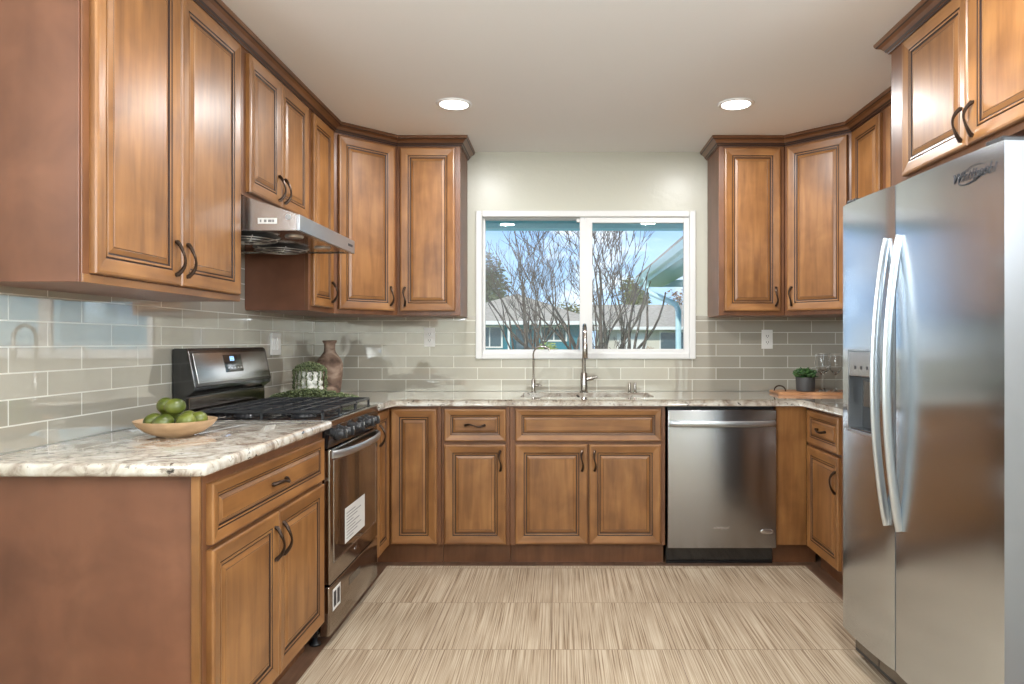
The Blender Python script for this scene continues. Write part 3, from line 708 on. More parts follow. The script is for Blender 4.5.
# control panel and knobs
bm = prism(bmesh.new(), [(0.585, 0.800), (0.622, 0.800), (0.634, 0.884), (0.585, 0.884)], 'y', 0.002, W - 0.002); cp = link('control_panel', bm, 'black', RG)
for y in (0.105, 0.205, 0.365, 0.525, 0.625):
    k_ = bpy.data.objects.new
    bm = bmesh.new(); tube(bm, [(0, 0, 0), (0.010, 0, 0), (0.012, 0, 0), (0.030, 0, 0), (0.033, 0, 0)], [0.025, 0.024, 0.020, 0.0185, 0.016], 20); box(bm, 0.026, 0.044, -0.0065, 0.0065, -0.019, 0.019, 0.003)
    kn = link('knob', bm, 'black_plastic', cp, (0.626, y, 0.842), (0, R(-8), 0), smooth='auto')
    link('knob_mark', B(0.0435, 0.0446, -0.0018, 0.0018, 0.004, 0.018), 'label', kn)
# oven door
bm = B(0.590, 0.632, 0.003, W - 0.003, 0.252, 0.794, 0.006, seg=3); od = link('oven_door', bm, 'oven_steel', RG, smooth='auto')
link('door_glass', B(0.626, 0.634, 0.050, W - 0.050, 0.335, 0.742, 0.003), 'oven_glass', od)
bm = ring(bmesh.new(), 0.044, W - 0.044, 0.329, 0.748, 0.008, 0.6315, 0.6345, 0.001); bmesh.ops.transform(bm, matrix=Matrix(((0, 1, 0, 0), (1, 0, 0, 0), (0, 0, 1, 0), (0, 0, 0, 1))), verts=bm.verts); link('glass_trim', bm, 'steel_plain', od)
bm = bmesh.new(); pts = []; rad = []
for i in range(21):
    t = i / 20; pts.append((0.633 + 0.052 * min(1, math.sin(math.pi * t) ** 0.5 * 1.02), 0.028 + t * (W - 0.056), 0.772)); rad.append((0.016, 0.008))
tube(bm, pts, rad, 12); link('door_handle', bm, 'handle', od, smooth='auto')
link('energy_label', B(0.634, 0.6346, 0.190, 0.490, 0.366, 0.515), 'label', od)
bm = bmesh.new()
for i in range(9): box(bm, 0.6346, 0.6349, 0.21, 0.31 + 0.15 * ((i * 7) % 5) / 5, 0.38 + i * 0.0135, 0.384 + i * 0.0135)
link('label_lines', bm, 'steel_side', od)
bm = bmesh.new()
for y, r_ in ((0.345, 0.008), (0.362, 0.008)): tube(bm, [(0.632, y, 0.300), (0.6335, y, 0.300)], r_, 14)
link('door_badge', bm, 'chrome', od, smooth='auto')
dr = link('storage_drawer', B(0.590, 0.630, 0.003, W - 0.003, 0.045, 0.245, 0.006, seg=3), 'oven_steel', RG, smooth='auto')
link('finger_slot', B(0.627, 0.6310, 0.26, 0.43, 0.165, 0.200, 0.001), 'black', dr)
link('sticker', B(0.630, 0.6306, 0.042, 0.140, 0.135, 0.222), 'label', dr)
bm = bmesh.new(); box(bm, 0.6306, 0.6309, 0.052, 0.085, 0.147, 0.210); box(bm, 0.6306, 0.6309, 0.097, 0.13, 0.147, 0.210); link('sticker_print', bm, 'badge_dark', dr)

# ------------------------------------------------------------------ range hood
HD = empty('range_hood', (-1.545, 2.722, 1.66), 0, 'stainless under-cabinet range hood above the gas range', 'hood')
HWd = 0.722
prof = [(0.0, 0.013), (0.529, 0.013), (0.529, 0.060), (0.500, 0.072), (0.318, 0.132), (0.303, 0.136), (0.0, 0.136)]
link('canopy', prism(bmesh.new(), prof, 'y', 0, HWd), 'steel_plain', HD)
link('front_band', B(0.520, 0.534, -0.002, HWd + 0.002, 0.0, 0.062, 0.002), 'handle', HD)
bm = bmesh.new(); box(bm, 0.0, 0.012, 0, HWd, 0.0, 0.014); box(bm, 0, 0.529, -0.0012, 0.010, 0, 0.014); box(bm, 0, 0.529, HWd - 0.01, HWd, 0, 0.014); box(bm, 0.50, 0.521, 0.01, HWd - 0.01, 0, 0.014)
link('underside_rim', bm, 'steel_plain', HD)
link('underside_pan', B(0.012, 0.50, 0.010, HWd - 0.010, 0.004, 0.013), 'black', HD)
for y in (0.19, HWd - 0.19):
    bm = lathe(bmesh.new(), [(0.125, 0.004), (0.115, -0.004), (0.09, -0.011), (0.06, -0.015), (0.02, -0.016), (0, -0.016)], 28, 0, (0.25, y, 0)); fl = link('grease_filter', bm, 'black_plastic', HD, smooth='auto')
    bm = bmesh.new()
    for rr, zz in ((0.112, -0.010), (0.085, -0.016), (0.05, -0.020)):
        tube(bm, [(0.25 + rr * math.cos(a * math.pi / 12), y + rr * math.sin(a * math.pi / 12), zz) for a in range(25)], 0.0025, 6)
    for a in range(6): tube(bm, [(0.25 + 0.02 * math.cos(a * math.pi / 3), y + 0.02 * math.sin(a * math.pi / 3), -0.021), (0.25 + 0.128 * math.cos(a * math.pi / 3), y + 0.128 * math.sin(a * math.pi / 3), -0.006)], 0.0025, 6)
    link('wire_guard', bm, 'filter', fl)
    link('lamp_lens', lathe(bmesh.new(), [(0, -0.002), (0.034, -0.002), (0.038, 0.005)], 20, 0, (0.44, y, 0)), 'filter', HD, smooth='auto')
link('rating_label', B(0.370, 0.445, -0.0008, 0.0, 0.026, 0.048), 'label', HD)
bm = bmesh.new()
for k, w_ in enumerate((0.006, 0.010, 0.014, 0.008)): box(bm, 0.378 + k * 0.016, 0.378 + k * 0.016 + w_, -0.0011, -0.0007, 0.032, 0.042)
link('label_print', bm, 'steel_side', HD)
link('side_plug', tube(bmesh.new(), [(0.488, 0.0, 0.052), (0.488, -0.002, 0.052)], 0.011, 16), 'handle', HD)
bm = bmesh.new()
for k in range(4): box(bm, 0.5335, 0.536, 0.62 + k * 0.018, 0.63 + k * 0.018, 0.026, 0.038, 0.001)
link('button', bm, 'badge_dark', HD)

# ------------------------------------------------------------------ dishwasher
DW = empty('dishwasher', (0.583, 3.80, 0), 0, 'stainless steel dishwasher right of the sink cabinet', 'dishwasher')
ww = 0.595
link('body', B(0.004, ww - 0.004, 0.045, 0.60, 0.105, 0.872, 0.002), 'black_plastic', DW)
dd = link('door', B(0.002, ww - 0.002, 0.0, 0.045, 0.106, 0.858, 0.005, seg=3), 'steel_v', DW, smooth='auto')
link('toe_panel', B(0.004, ww - 0.004, 0.075, 0.095, 0.002, 0.104, 0.001), 'black', DW)
bm = bmesh.new(); pts = []; rad = []
for i in range(21):
    t = i / 20; pts.append((0.012 + t * (ww - 0.024), -0.002 - 0.040 * min(1, (math.sin(math.pi * t)) ** 0.45), 0.784)); rad.append((0.017, 0.009))
tube(bm, pts, rad, 12); link('handle', bm, 'handle', dd, smooth='auto')
text('door_lettering', 'whirlpool', 0.022, dd, (0.29, -0.0006, 0.218), (R(90), 0, 0), 'chrome', 0.3)
bm = lathe(bmesh.new(), [(0, 0), (0.034, 0), (0.036, 0.002), (0.030, 0.003), (0.029, 0.0015), (0, 0.0015)], 32); bmesh.ops.transform(bm, matrix=Matrix.Translation((0.540, 0, 0.197)) @ Matrix.Rotation(R(90), 4, 'X') @ Matrix.Diagonal((1, 0.36, 1, 1)), verts=bm.verts)
link('oval_badge', bm, 'chrome', dd, smooth='auto')

# ------------------------------------------------------------------ refrigerator
FR = empty('refrigerator', (1.101, 2.748, 0), math.atan2(-0.909, 0.057), 'large stainless side-by-side refrigerator with water dispenser', 'refrigerator')
FWd, SEAM = 0.911, 0.381
link('body', B(0.006, FWd - 0.006, 0.072, 0.72, 0.045, 1.748, 0.006), 'steel_side', FR)
def fdoor(name, x0, x1, cut=None):
    n = 14; front_ = []
    for i in range(n + 1):
        t = i / n; front_.append((x0 + t * (x1 - x0), 0.010 - 0.011 * (math.sin(math.pi * t) ** 0.55 if 0 < t < 1 else 0)))
    pts = front_ + [(x1, 0.066), (x0, 0.066)]
    bm = prism(bmesh.new(), pts, 'z', 0.112, 1.757); bmesh.ops.recalc_face_normals(bm, faces=bm.faces)
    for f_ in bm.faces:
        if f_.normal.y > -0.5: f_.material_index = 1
    o = link(name, bm, ['steel', 'steel_side'], FR, smooth='auto')
    if cut:
        c_ = bpy.data.objects.new('cutter', bpy.data.meshes.new('cutter')); b2 = B(*cut, 0.004); b2.to_mesh(c_.data); b2.free(); col.objects.link(c_)
        c_.parent = FR; bpy.context.view_layer.update()
        mo = o.modifiers.new('hole', 'BOOLEAN'); mo.operation = 'DIFFERENCE'; mo.solver = 'EXACT'; mo.object = c_
        dg = bpy.context.evaluated_depsgraph_get(); me = bpy.data.meshes.new_from_object(o.evaluated_get(dg)); o.modifiers.clear(); o.data = me
        me.set_sharp_from_angle(angle=R(38)); bpy.data.objects.remove(c_)
    return o
DX0, DX1, DZ0_, DZ1_ = 0.072, 0.285, 0.893, 1.196
fd = fdoor('freezer_door', 0.0, SEAM - 0.003, (DX0, DX1, -0.03, 0.056, DZ0_, DZ1_))
rd = fdoor('fridge_door', SEAM + 0.003, FWd)
bm = bmesh.new()
box(bm, DX0 - 0.002, DX0 + 0.004, -0.004, 0.056, DZ0_, DZ1_); box(bm, DX1 - 0.004, DX1 + 0.002, -0.004, 0.056, DZ0_, DZ1_)
box(bm, DX0, DX1, -0.004, 0.056, DZ1_ - 0.004, DZ1_ + 0.002); box(bm, DX0 - 0.002, DX1 + 0.002, -0.006, 0.056, DZ0_ - 0.006, DZ0_ + 0.003, 0.001)
dsp = link('dispenser_frame', bm, 'handle', fd)
link('dispenser_recess', B(DX0 + 0.003, DX1 - 0.003, 0.050, 0.055, DZ0_, DZ1_), 'black_plastic', dsp)
link('dispenser_panel', B(DX0 + 0.004, DX1 - 0.004, -0.003, 0.050, 1.098, DZ1_ - 0.004, 0.004), 'steel_plain', dsp)
bm = bmesh.new()
for xx in (0.12, 0.165, 0.21, 0.24): box(bm, xx, xx + 0.012, -0.0038, -0.0028, 1.125, 1.137)
link('dispenser_buttons', bm, 'badge_dark', dsp)
link('paddle', B(0.14, 0.215, 0.020, 0.028, 0.985, 1.085, 0.004), 'steel_dark', dsp)
link('drip_tray', B(DX0 + 0.005, DX1 - 0.005, 0.002, 0.050, DZ0_ + 0.003, DZ0_ + 0.010, 0.001), 'steel_dark', dsp)
for dr_, xx in ((fd, SEAM - 0.040), (rd, SEAM + 0.040)):
    bm = bmesh.new(); pts = []; rad = []
    for i in range(25):
        t = i / 24; pts.append((xx, 0.004 - 0.047 * math.sin(math.pi * t) ** 0.8, 0.598 + 0.982 * t)); rad.append((0.009, 0.0155))
    tube(bm, pts, rad, 14); link('handle', bm, 'handle', dr_, smooth='auto')
text('door_lettering', 'Whirlpool', 0.040, rd, (0.790, -0.0022, 1.695), (R(90), 0, R(0)), 'badge_dark', 0.35)
bm = bmesh.new()
pts = [(0.790 + 0.055 * math.cos(a * math.pi / 16), -0.0018, 1.695 + 0.021 * math.sin(a * math.pi / 16) + 0.010 * math.cos(a * math.pi / 16)) for a in range(3, 31)]
tube(bm, pts, [(0.0006 + 0.0016 * (i / 27), 0.0008) for i in range(28)], 6); link('swoosh_ring', bm, 'badge_dark', rd)
bm = bmesh.new(); box(bm, 0.03, FWd - 0.03, 0.045, 0.075, 0.030, 0.108, 0.003); link('toe_grille', bm, 'black_plastic', FR)
for x0, x1 in ((0.05, 0.22), (0.225, 0.40), (0.46, 0.66), (0.67, 0.86)): link('grille_segment', B(x0, x1, 0.036, 0.046, 0.050, 0.098, 0.004), 'steel_dark', FR)
for x in (0.09, FWd - 0.09):
    link('leveling_foot', lathe(bmesh.new(), [(0, 0.001), (0.026, 0.001), (0.026, 0.012), (0.012, 0.018), (0.012, 0.047), (0, 0.047)], 16, 0, (x, 0.10, 0)), 'black_plastic', FR, smooth='auto')
for x in (0.05, FWd - 0.05): link('hinge_cover', B(x - 0.035, x + 0.035, 0.015, 0.15, 1.748, 1.775, 0.006), 'black_plastic', FR)

# ------------------------------------------------------------------ fruit bowl and limes
bx0, by0 = -1.273, 2.32
bm = lathe(bmesh.new(), [(0, 0), (0.055, 0), (0.060, 0.003), (0.095, 0.018), (0.125, 0.042), (0.137, 0.060), (0.138, 0.064), (0.133, 0.064), (0.120, 0.044), (0.090, 0.022), (0.055, 0.009), (0, 0.008)], 48)
o = link('fruit_bowl', bm, 'bowl', None, (bx0, by0, CT1 + 0.0003), smooth='auto'); o.scale = (0.9, 0.9, 0.86); tag(o, 'shallow light wooden bowl of limes on the left granite counter', 'bowl')
random.seed(4)
def lime_obj():
    bm = bmesh.new(); n = 20; prof = []
    for i in range(n + 1):
        t = math.pi * i / n; r_ = 0.0265 * math.sin(t) ** 0.92; z = -0.0315 * math.cos(t)
        prof.append((r_ if 0 < i < n else 0, z))
    lathe(bm, prof, 28); o = link('lime', bm, 'lime', None, smooth=True)
    link('stem_end', lathe(bmesh.new(), [(0, 0.0322), (0.004, 0.0320), (0.005, 0.0305), (0.0, 0.0295)], 10), 'lime_end', o); return o
lime = lime_obj()
LP = [(0.064, -155, .042, 'leftmost lime at the front rim of the wooden bowl'), (0.064, -95, .042, 'lime at the front rim of the bowl, second from the left'), (0.064, -35, .042, 'front lime right of the middle of the bowl'),
      (0.064, 25, .042, 'lime at the right end of the bowl, farther back than the front-right one'), (0.064, 85, .042, 'lime at the back of the bowl, hidden behind the others'),
      (0.064, 145, .042, 'lime at the back left of the bowl'), (0.0, 0.0, .038, 'lime at the bottom in the middle of the bowl'), (0.037, -65, .091, 'uppermost lime lying on top of the pile'), (0.037, 175, .091, 'raised lime on the pile, left of the uppermost one')]
LP = [(r_ * math.cos(R(a_)) / 0.88, r_ * math.sin(R(a_)) / 0.88, (z_ + 0.006) / 0.95, lb) for r_, a_, z_, lb in LP]
for i, (dx, dy, dz, lb) in enumerate(LP):
    o = lime if i == 0 else copy_tree(lime)
    o.location = (bx0 + dx * 0.88, by0 + dy * 0.88, CT1 + dz * 0.95 + 0.004); o.rotation_euler = (R(random.uniform(60, 120)), R(random.uniform(-25, 25)), R(random.uniform(0, 360))); tag(o, lb, 'lime', 'limes in the wooden bowl')

# ------------------------------------------------------------------ bead plant in white pot
px_, py_ = -1.345, 3.765
pl = empty('potted_bead_plant', (px_, py_, CT1), 0, 'trailing green bead plant in a bumpy white pot beside the range', 'plant')
bm = lathe(bmesh.new(), [(0, 0.001), (0.052, 0.001), (0.058, 0.006), (0.061, 0.150), (0.057, 0.154), (0.053, 0.150), (0.050, 0.140), (0, 0.138)], 32)
for r_ in range(4):
    for k in range(9):
        a = 2 * math.pi * (k + 0.5 * (r_ % 2)) / 9
        bmesh.ops.create_uvsphere(bm, u_segments=12, v_segments=8, radius=1.0, matrix=Matrix.Translation((0.056 * math.cos(a), 0.056 * math.sin(a), 0.022 + r_ * 0.037)) @ Matrix.Rotation(a, 4, 'Z') @ Matrix.Diagonal((0.013, 0.0185, 0.0175, 1)))
link('pot', bm, 'ceramic', pl, smooth=True)
bm = bmesh.new(); random.seed(11)
def bead(x, y, z, r_):
    bmesh.ops.create_icosphere(bm, subdivisions=1, radius=r_, matrix=Matrix.Translation((x, y, z)) @ Matrix.Rotation(random.random() * 3, 4, 'X'))
for i in range(520):
    a = random.uniform(0, 2 * math.pi); rr = 0.083 * math.sqrt(random.random()); z = 0.150 + 0.055 * math.sqrt(max(0, 1 - (rr / 0.086) ** 2)) * random.uniform(0.5, 1)
    bead(rr * math.cos(a), rr * math.sin(a), z, random.uniform(0.0035, 0.0058))
for s_ in range(18):
    a = 2 * math.pi * s_ / 18 + random.uniform(-0.06, 0.06); ln = random.choice((0.06, 0.10, 0.14, 0.165)); k = 0
    rr = 0.084; z = 0.165
    while z > 0.165 - ln:
        bead(rr * math.cos(a) + random.uniform(-.004, .004), rr * math.sin(a) + random.uniform(-.004, .004), max(z, 0.006), random.uniform(0.0035, 0.0056)); z -= 0.0055
for i in range(1900):
    u = random.gauss(0.0, 0.125); v_ = random.gauss(0, 0.026)
    x, y = 0.03 + u * 1.15, -0.115 + v_ + abs(u) * 0.25
    x = max(-0.17, min(0.26, x)); y = max(-0.20, min(0.2, y))
    if y < -0.185 or (x * x + y * y) < 0.064 ** 2: continue
    bead(x, y, 0.006 + random.random() * 0.062 * math.exp(-(u / 0.19) ** 2), random.uniform(0.004, 0.006))
for f in bm.faces: f.smooth = True
link('foliage', bm, 'bead_leaf', pl)
# clay vase
bm = lathe(bmesh.new(), [(0, 0), (0.056, 0), (0.060, 0.006), (0.068, 0.06), (0.074, 0.12), (0.077, 0.165), (0.074, 0.19), (0.062, 0.215), (0.044, 0.238), (0.034, 0.252), (0.031, 0.27), (0.032, 0.298), (0.040, 0.312), (0.041, 0.320), (0.035, 0.322), (0.027, 0.30), (0.026, 0.26), (0, 0.25)], 40)
va = link('clay_vase', bm, 'clay', None, (-1.372, 4.17, CT1 + 0.0005), smooth='auto'); tag(va, 'weathered brown clay bottle vase in the back left corner', 'vase')

# ------------------------------------------------------------------ board, succulent, wine glasses
tr = empty('serving_board', (1.535, 4.19, CT1 + 0.0005), R(-4), 'live-edge wooden serving board with dark arched handles', 'board')
bm = bmesh.new(); pts = []
for i in range(25):
    t = i / 24; pts.append((-0.25 + 0.5 * t, -0.115 + 0.006 * math.sin(9 * t) + 0.004 * math.sin(23 * t + 1)))
for i in range(25):
    t = 1 - i / 24; pts.append((-0.25 + 0.5 * t, 0.115 + 0.005 * math.sin(11 * t + 2)))
prism(bm, pts, 'z', 0.0, 0.018); bmesh.ops.bevel(bm, geom=[e for e in bm.edges if abs(e.verts[0].co.z - e.verts[1].co.z) < 1e-6], offset=0.004, segments=2, affect='EDGES')
link('board', bm, 'board', tr, smooth='auto')
for s_ in (-1, 1):
    bm = tube(bmesh.new(), [(s_ * 0.215, -0.035 + 0.0, 0.0175)] + [(s_ * 0.215 - 0.0 * a, -0.035 * math.cos(R(a)), 0.018 + 0.032 * math.sin(R(a))) for a in range(20, 180, 20)] + [(s_ * 0.215, 0.035, 0.0175)], 0.004, 10)
    bmesh.ops.transform(bm, matrix=Matrix.Translation((s_ * 0.215, 0, 0)) @ Matrix.Rotation(R(55), 4, 'Z') @ Matrix.Translation((-s_ * 0.215, 0, 0)), verts=bm.verts)
    link('handle', bm, 'bronze', tr, smooth='auto')
BT = CT1 + 0.0190
sp = empty('potted_succulent', (1.460, 4.165, BT), R(10), 'small dark green succulent in a slate-grey pot on the serving board', 'plant')
bm = bmesh.new(); lathe(bm, [(0, 0), (0.050, 0), (0.053, 0.003), (0.056, 0.082), (0.054, 0.085), (0.050, 0.083), (0.049, 0.072), (0, 0.070)], 32); link('pot', bm, 'slate', sp, smooth='auto')
bm = bmesh.new(); random.seed(7)
for i in range(150):
    a = random.uniform(0, 6.283); rr = 0.062 * math.sqrt(random.random()); z = 0.082 + random.uniform(0, 0.055) * (1 - (rr / 0.085) ** 2) + 0.004
    bmesh.ops.create_uvsphere(bm, u_segments=8, v_segments=6, radius=1.0, matrix=Matrix.Translation((rr * math.cos(a), rr * math.sin(a), z)) @ Matrix.Rotation(a, 4, 'Z') @ Matrix.Rotation(random.uniform(-1.2, 0.4), 4, 'Y') @ Matrix.Diagonal((0.016, 0.009, 0.004, 1)))
link('leaves', bm, 'succulent', sp, smooth=True)
GP = [(0, 0), (0.032, 0), (0.033, 0.002), (0.012, 0.005), (0.0045, 0.012), (0.0038, 0.06), (0.0045, 0.098), (0.014, 0.108), (0.031, 0.128), (0.0375, 0.152), (0.036, 0.185), (0.0305, 0.226), (0.0298, 0.226), (0.0350, 0.185), (0.0363, 0.152), (0.0298, 0.130), (0.013, 0.1105), (0, 0.1075)]
g1 = link('wine_glass', lathe(bmesh.new(), GP, 32), 'wineglass', None, (1.556, 4.16, BT), smooth='auto'); tag(g1, 'clear wine glass standing nearest the succulent on the board', 'glass', 'wine glasses on the serving board')
for x, y, lb in ((1.636, 4.155, 'second clear wine glass on the board, nearest the refrigerator'), (1.602, 4.245, 'clear wine glass at the back between the other two')):
    g = g1.copy(); col.objects.link(g); g.location = (x, y, BT); g['label'] = lb

# ------------------------------------------------------------------ outside
GZ = -0.45
o = struct('ground', B(-60, 70, 4.70, 110, GZ - 0.2, GZ), 'grass'); o.name = 'floor_outside'
o = struct('bounce_slab', B(-12, 12, 4.75, 10.4, GZ, GZ + 0.02), 'stucco'); o.name = 'floor_bounce_slab'  # unseen pale slab, added to bounce light up onto the soffit
o = empty('porch_cover', (0.2, 5.3, 0), 0, 'teal painted porch soffit and beam outside the window', 'porch')
link('soffit', B(-5, 4.5, -0.71, 0.85, 2.46, 2.50), 'soffit', o)
link('beam', B(-5, 4.5, 0.75, 0.87, 2.205, 2.46, 0.004), 'soffit_d', o); link('beam_cap', B(-5, 4.5, 0.73, 0.75, 2.205, 2.25, 0.003), 'teal_light', o)
link('porch_post', B(4.1, 4.22, 0.75, 0.87, GZ, 2.205), 'white_ext', o); link('porch_post', B(-4.6, -4.48, 0.75, 0.87, GZ, 2.205), 'white_ext', o)
# neighbouring wing with gutter and downspout
wg = empty('garage_wing', (3.5, 12, GZ), 0, 'pale teal eave, gutter and downspout of the wing at the right of the window', 'building')
lz = -GZ
bm = B(-1.24, 3, -4.5, 0.80, 0, 2.46 + lz); link('wall', bm, 'teal_pale', wg)
bm = prism(bmesh.new(), [(-1.72, 2.44 + lz), (-1.24, 2.44 + lz), (-1.24, 2.50 + lz), (-1.72, 2.50 + lz)], 'y', -4.5, 3.45); link('eave_soffit', bm, 'teal_light', wg)
link('fascia', B(-1.74, -1.70, -4.5, 3.47, 2.44 + lz, 2.60 + lz), 'teal_light', wg)
link('end_fascia', B(-1.70, 3, 3.43, 3.47, 2.44 + lz, 2.60 + lz), 'teal_light', wg)
bm = prism(bmesh.new(), [(-1.74, 2.50 + lz), (-1.81, 2.52 + lz), (-1.84, 2.62 + lz), (-1.74, 2.62 + lz)], 'y', -4.5, 3.50); link('gutter', bm, 'teal_pale', wg)
bm = prism(bmesh.new(), [(-1.82, 2.625 + lz), (3, 4.3 + lz), (3, 4.36 + lz), (-1.82, 2.68 + lz)], 'y', -4.5, 3.52); link('roof', bm, 'shingle', wg)
bm = tube(bmesh.new(), [(-1.77, 2.1, 2.53 + lz), (-1.77, 2.1, 2.33 + lz), (-1.70, 1.95, 2.20 + lz), (-1.45, 1.35, 2.02 + lz), (-1.34, 1.02, 1.92 + lz), (-1.31, 0.95, 1.80 + lz), (-1.31, 0.95, 0.02)], 0.055, 10); link('downspout', bm, 'teal_pale', wg, smooth='auto')
# houses
def hip(x0, x1, y0, y1, z, apexes):
    bm = bmesh.new(); c_ = [bm.verts.new(p) for p in ((x0, y0, z), (x1, y0, z), (x1, y1, z), (x0, y1, z))]; a, b_ = [bm.verts.new(p) for p in apexes]
    bm.faces.new((c_[0], c_[1], b_, a)) if apexes[0][1] == apexes[1][1] else None
    return bm, c_, a, b_
h1 = empty('teal_house', (-2.3, 37, GZ), 0, 'teal single-storey house with grey hip roof across the street', 'house')
link('wall', B(-4.0, 3.8, -3.0, 3.5, 0, 2.65), 'teal', h1)
bm = bmesh.new(); V = [bm.verts.new(p) for p in ((-4.6, -3.6, 2.62), (4.4, -3.6, 2.62), (4.4, 4.1, 2.62), (-4.6, 4.1, 2.62), (0, 0.4, 4.25), (0, 1.6, 4.25))]
for f in ((0, 1, 4), (1, 2, 5, 4), (2, 3, 5), (3, 0, 4, 5), (3, 2, 1, 0)): bm.faces.new([V[i] for i in f])
link('roof', bm, 'shingle', h1)
link('fascia', B(-4.62, 4.42, -3.66, -3.60, 2.50, 2.68), 'white_ext', h1)
def win_(parent, x0, x1, y, z0, z1):
    f_ = link('window', ring(bmesh.new(), x0, x1, z0, z1, 0.08, y - 0.06, y, 0.0), 'white_ext', parent)
    box_ = bmesh.new(); box(box_, (x0 + x1) / 2 - .03, (x0 + x1) / 2 + .03, y - .05, y, z0, z1); link('mullion', box_, 'white_ext', f_)
    link('pane', B(x0 + .07, x1 - .07, y - 0.03, y, z0 + .07, z1 - .07), 'glass_ext', f_)
win_(h1, -1.75, -0.48, -3.0, 1.38, 2.47); win_(h1, 1.35, 2.65, -3.0, 1.70, 2.47)
link('entry_door', B(0.15, 0.95, -3.05, -3.0, 0.1, 2.3), 'glass_ext', h1); link('porch_post', B(-0.2, -0.1, -3.55, -3.45, 0, 2.6), 'white_ext', h1)
h2 = empty('pale_house', (9.4, 46, GZ), 0, 'pale stucco house with long grey roof behind the bare tree', 'house')
link('wall', B(-6.8, 7, -3, 3, 0, 2.6), 'stucco', h2)
bm = prism(bmesh.new(), [(-3.6, 2.5), (0.5, 4.15), (4.5, 2.5)], 'x', -7.3, 7.5); link('roof', bm, 'shingle', h2)
link('fascia', B(-7.3, 7.5, -3.68, -3.6, 2.42, 2.60), 'white_ext', h2)
win_(h2, -3.3, -1.0, -3.0, 1.0, 2.35); link('garage_door', B(-5.9, -4.1, -3.06, -3.0, 0, 2.2), 'white_ext', h2)
# leafy trees and shrubs
def crown_mesh(cx, cy, cz, rx, ry, rz_, n, leaf, seed):
    rnd = random.Random(seed); bm = bmesh.new()
    lobes = [(rnd.uniform(-.55, .55) * rx, rnd.uniform(-.55, .55) * ry, rnd.uniform(-.5, .55) * rz_, rnd.uniform(.35, .6)) for _ in range(14)]
    for i in range(n):
        lx, ly, lz_, lr = lobes[i % len(lobes)]
        d = Vector((rnd.gauss(0, 1), rnd.gauss(0, 1), rnd.gauss(0, 1))).normalized() * (rnd.random() ** 0.4)
        c_ = Vector((cx + lx + d.x * lr * rx, cy + ly + d.y * lr * ry, cz + lz_ + d.z * lr * rz_))
        q_ = Matrix.Rotation(rnd.uniform(0, 6.28), 3, 'Z') @ Matrix.Rotation(rnd.uniform(-1.3, 1.3), 3, 'X'); s_ = leaf * rnd.uniform(.6, 1.3)
        vs = [bm.verts.new(c_ + q_ @ Vector(p)) for p in ((-s_, 0, 0), (0, -s_ * .45, 0.1 * s_), (s_, 0, 0), (0, s_ * .45, -0.1 * s_))]; bm.faces.new(vs)
    return bm
def tree(x, y, h, rx, rz_, m, leaf, n, label, seed, name='leafy_tree'):
    t = empty(name, (x, y, GZ), 0, label, 'tree' if 'tree' in name else 'bush')
    link('trunk', tube(bmesh.new(), [(0, 0, 0), (0.1, 0, h * .4), (0, 0, h * .75)], [0.06 * rx + .04, 0.05 * rx + .03, 0.02 * rx + .01], 8), 'bark', t)
    link('crown', crown_mesh(0, 0, h - rz_, rx, rx, rz_, n, leaf, seed), m, t)
    return t
tree(-5.6, 48, 8.2, 2.6, 3.2, 'leaf_dark', 0.16, 6500, 'dark leafy evergreen tree at the left edge of the window view', 1)
tree(-8.5, 54, 8.5, 3.0, 3.4, 'leaf_dark', 0.2, 2500, 'dark evergreen tree farther left, beyond the window edge', 2)
tree(6.0, 58, 7.2, 1.7, 2.6, 'leaf_olive', 0.16, 3500, 'olive green tree behind the pale house, beside the gutter end', 3)
tree(11.2, 58, 6.2, 2.6, 2.2, 'leaf_rust', 0.16, 3500, 'rust coloured tree seen under the pale teal gutter', 4)
tree(1.4, 62, 5.2, 2.8, 1.5, 'leaf_olive', 0.16, 3500, 'low olive tree above the ridge between the two houses', 5)
tree(-0.25, 14.5, 1.72, 0.30, 0.45, 'leaf_lime', 0.035, 2500, 'yellow-green leafy shrub in front of the teal house', 6, 'garden_shrub')
tree(3.7, 30, 1.55, 0.4, 0.45, 'leaf_rust', 0.05, 900, 'small orange-brown shrub in front of the pale house', 7, 'garden_shrub')
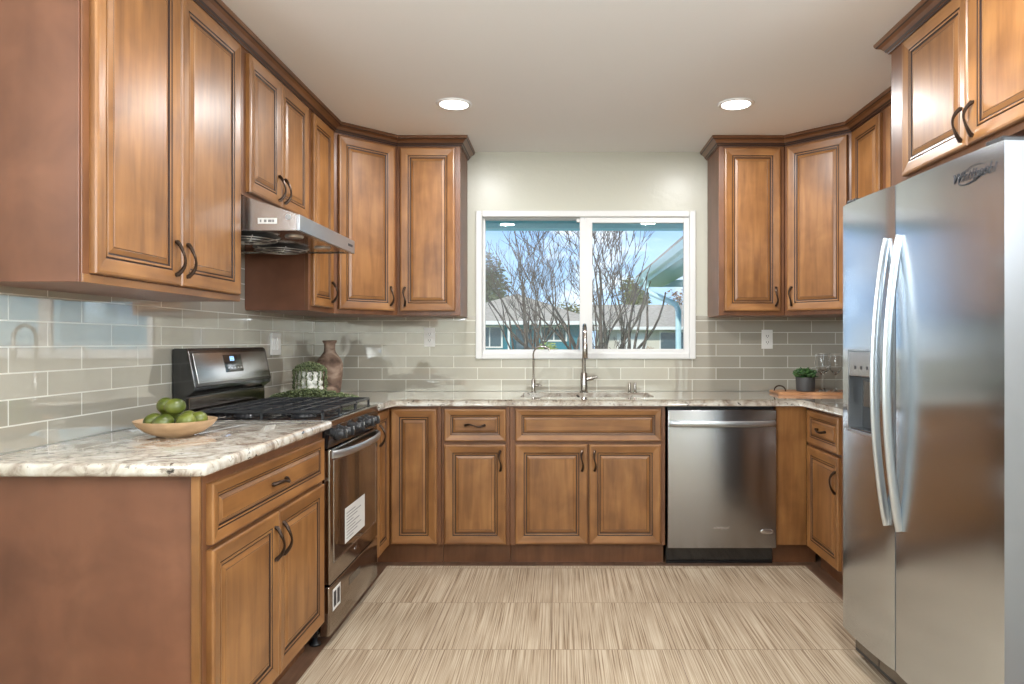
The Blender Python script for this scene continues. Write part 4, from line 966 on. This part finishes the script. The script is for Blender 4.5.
# bare branching trees
def bare_tree(x, y, stems, label, seed, depth=6, scale=1.0, rad=0.075):
    rnd = random.Random(seed); t = empty('bare_tree', (x, y, GZ), 0, label, 'tree'); bm = bmesh.new(); tw = bmesh.new()
    def grow(p, d, ln, r_, lev):
        n = 5 if lev < 2 else 3; pts = [p.copy()]; rads = [r_]; q_ = p.copy(); dd_ = d.copy()
        for i in range(n):
            dd_ = (dd_ + Vector((rnd.gauss(0, .10), rnd.gauss(0, .10), rnd.gauss(0.035, .06)))).normalized()
            if x > 0 and q_.x + x > 1.35: dd_.x *= 0.55
            q_ = q_ + dd_ * (ln / n); pts.append(q_.copy()); rads.append(r_ * (1 - 0.45 * (i + 1) / n))
        tube(bm if lev < 2 else tw, pts, rads, 6 if lev < 2 else 4, cap=False)
        if lev >= depth or (x > 0 and x + q_.x > 1.30 and q_.z < 3.4): return
        k = rnd.choice((2, 3)) if lev < depth - 1 else rnd.choice((2, 3))
        for j in range(k):
            i = n if j == 0 else rnd.randint(1, n)
            a = rnd.uniform(0, 6.28); sp_ = rnd.uniform(.25, .62)
            nd = (dd_ + Vector((math.cos(a) * sp_, math.sin(a) * sp_, rnd.uniform(-.05, .3)))).normalized()
            grow(pts[i], nd, ln * rnd.uniform(.55, .82), max(0.0045, rads[i] * rnd.uniform(.55, .8)), lev + 1)
    for (ax, ay, az, ln) in stems: grow(Vector((0, 0, 0)), Vector((ax, ay, az)).normalized(), ln * scale, rad * rnd.uniform(.8, 1.1), 0)
    link('trunk', bm, 'bark', t); link('twigs', tw, 'bark', t); return t
bare_tree(0.62, 11.0, [(-.55, .1, 1, 1.7), (-.35, -.15, 1, 1.6), (-.15, .2, 1, 1.7), (0.03, -.1, 1, 1.7), (.2, .15, 1, 1.7), (.42, -.1, 1, 1.6), (.62, .1, 1, 1.6), (-.85, 0, .9, 1.8), (.1, .3, 1, 1.6)],
          'large bare many-stemmed tree filling the middle of the window', 21)
bare_tree(-1.2, 24, [(0, .1, 1, 2.4), (.3, -.1, 1, 2.2), (-.3, 0, 1, 2.2), (.5, .2, 1, 2.0)], 'smaller bare tree farther off in the left window pane', 8, 5, 1.15, 0.06)
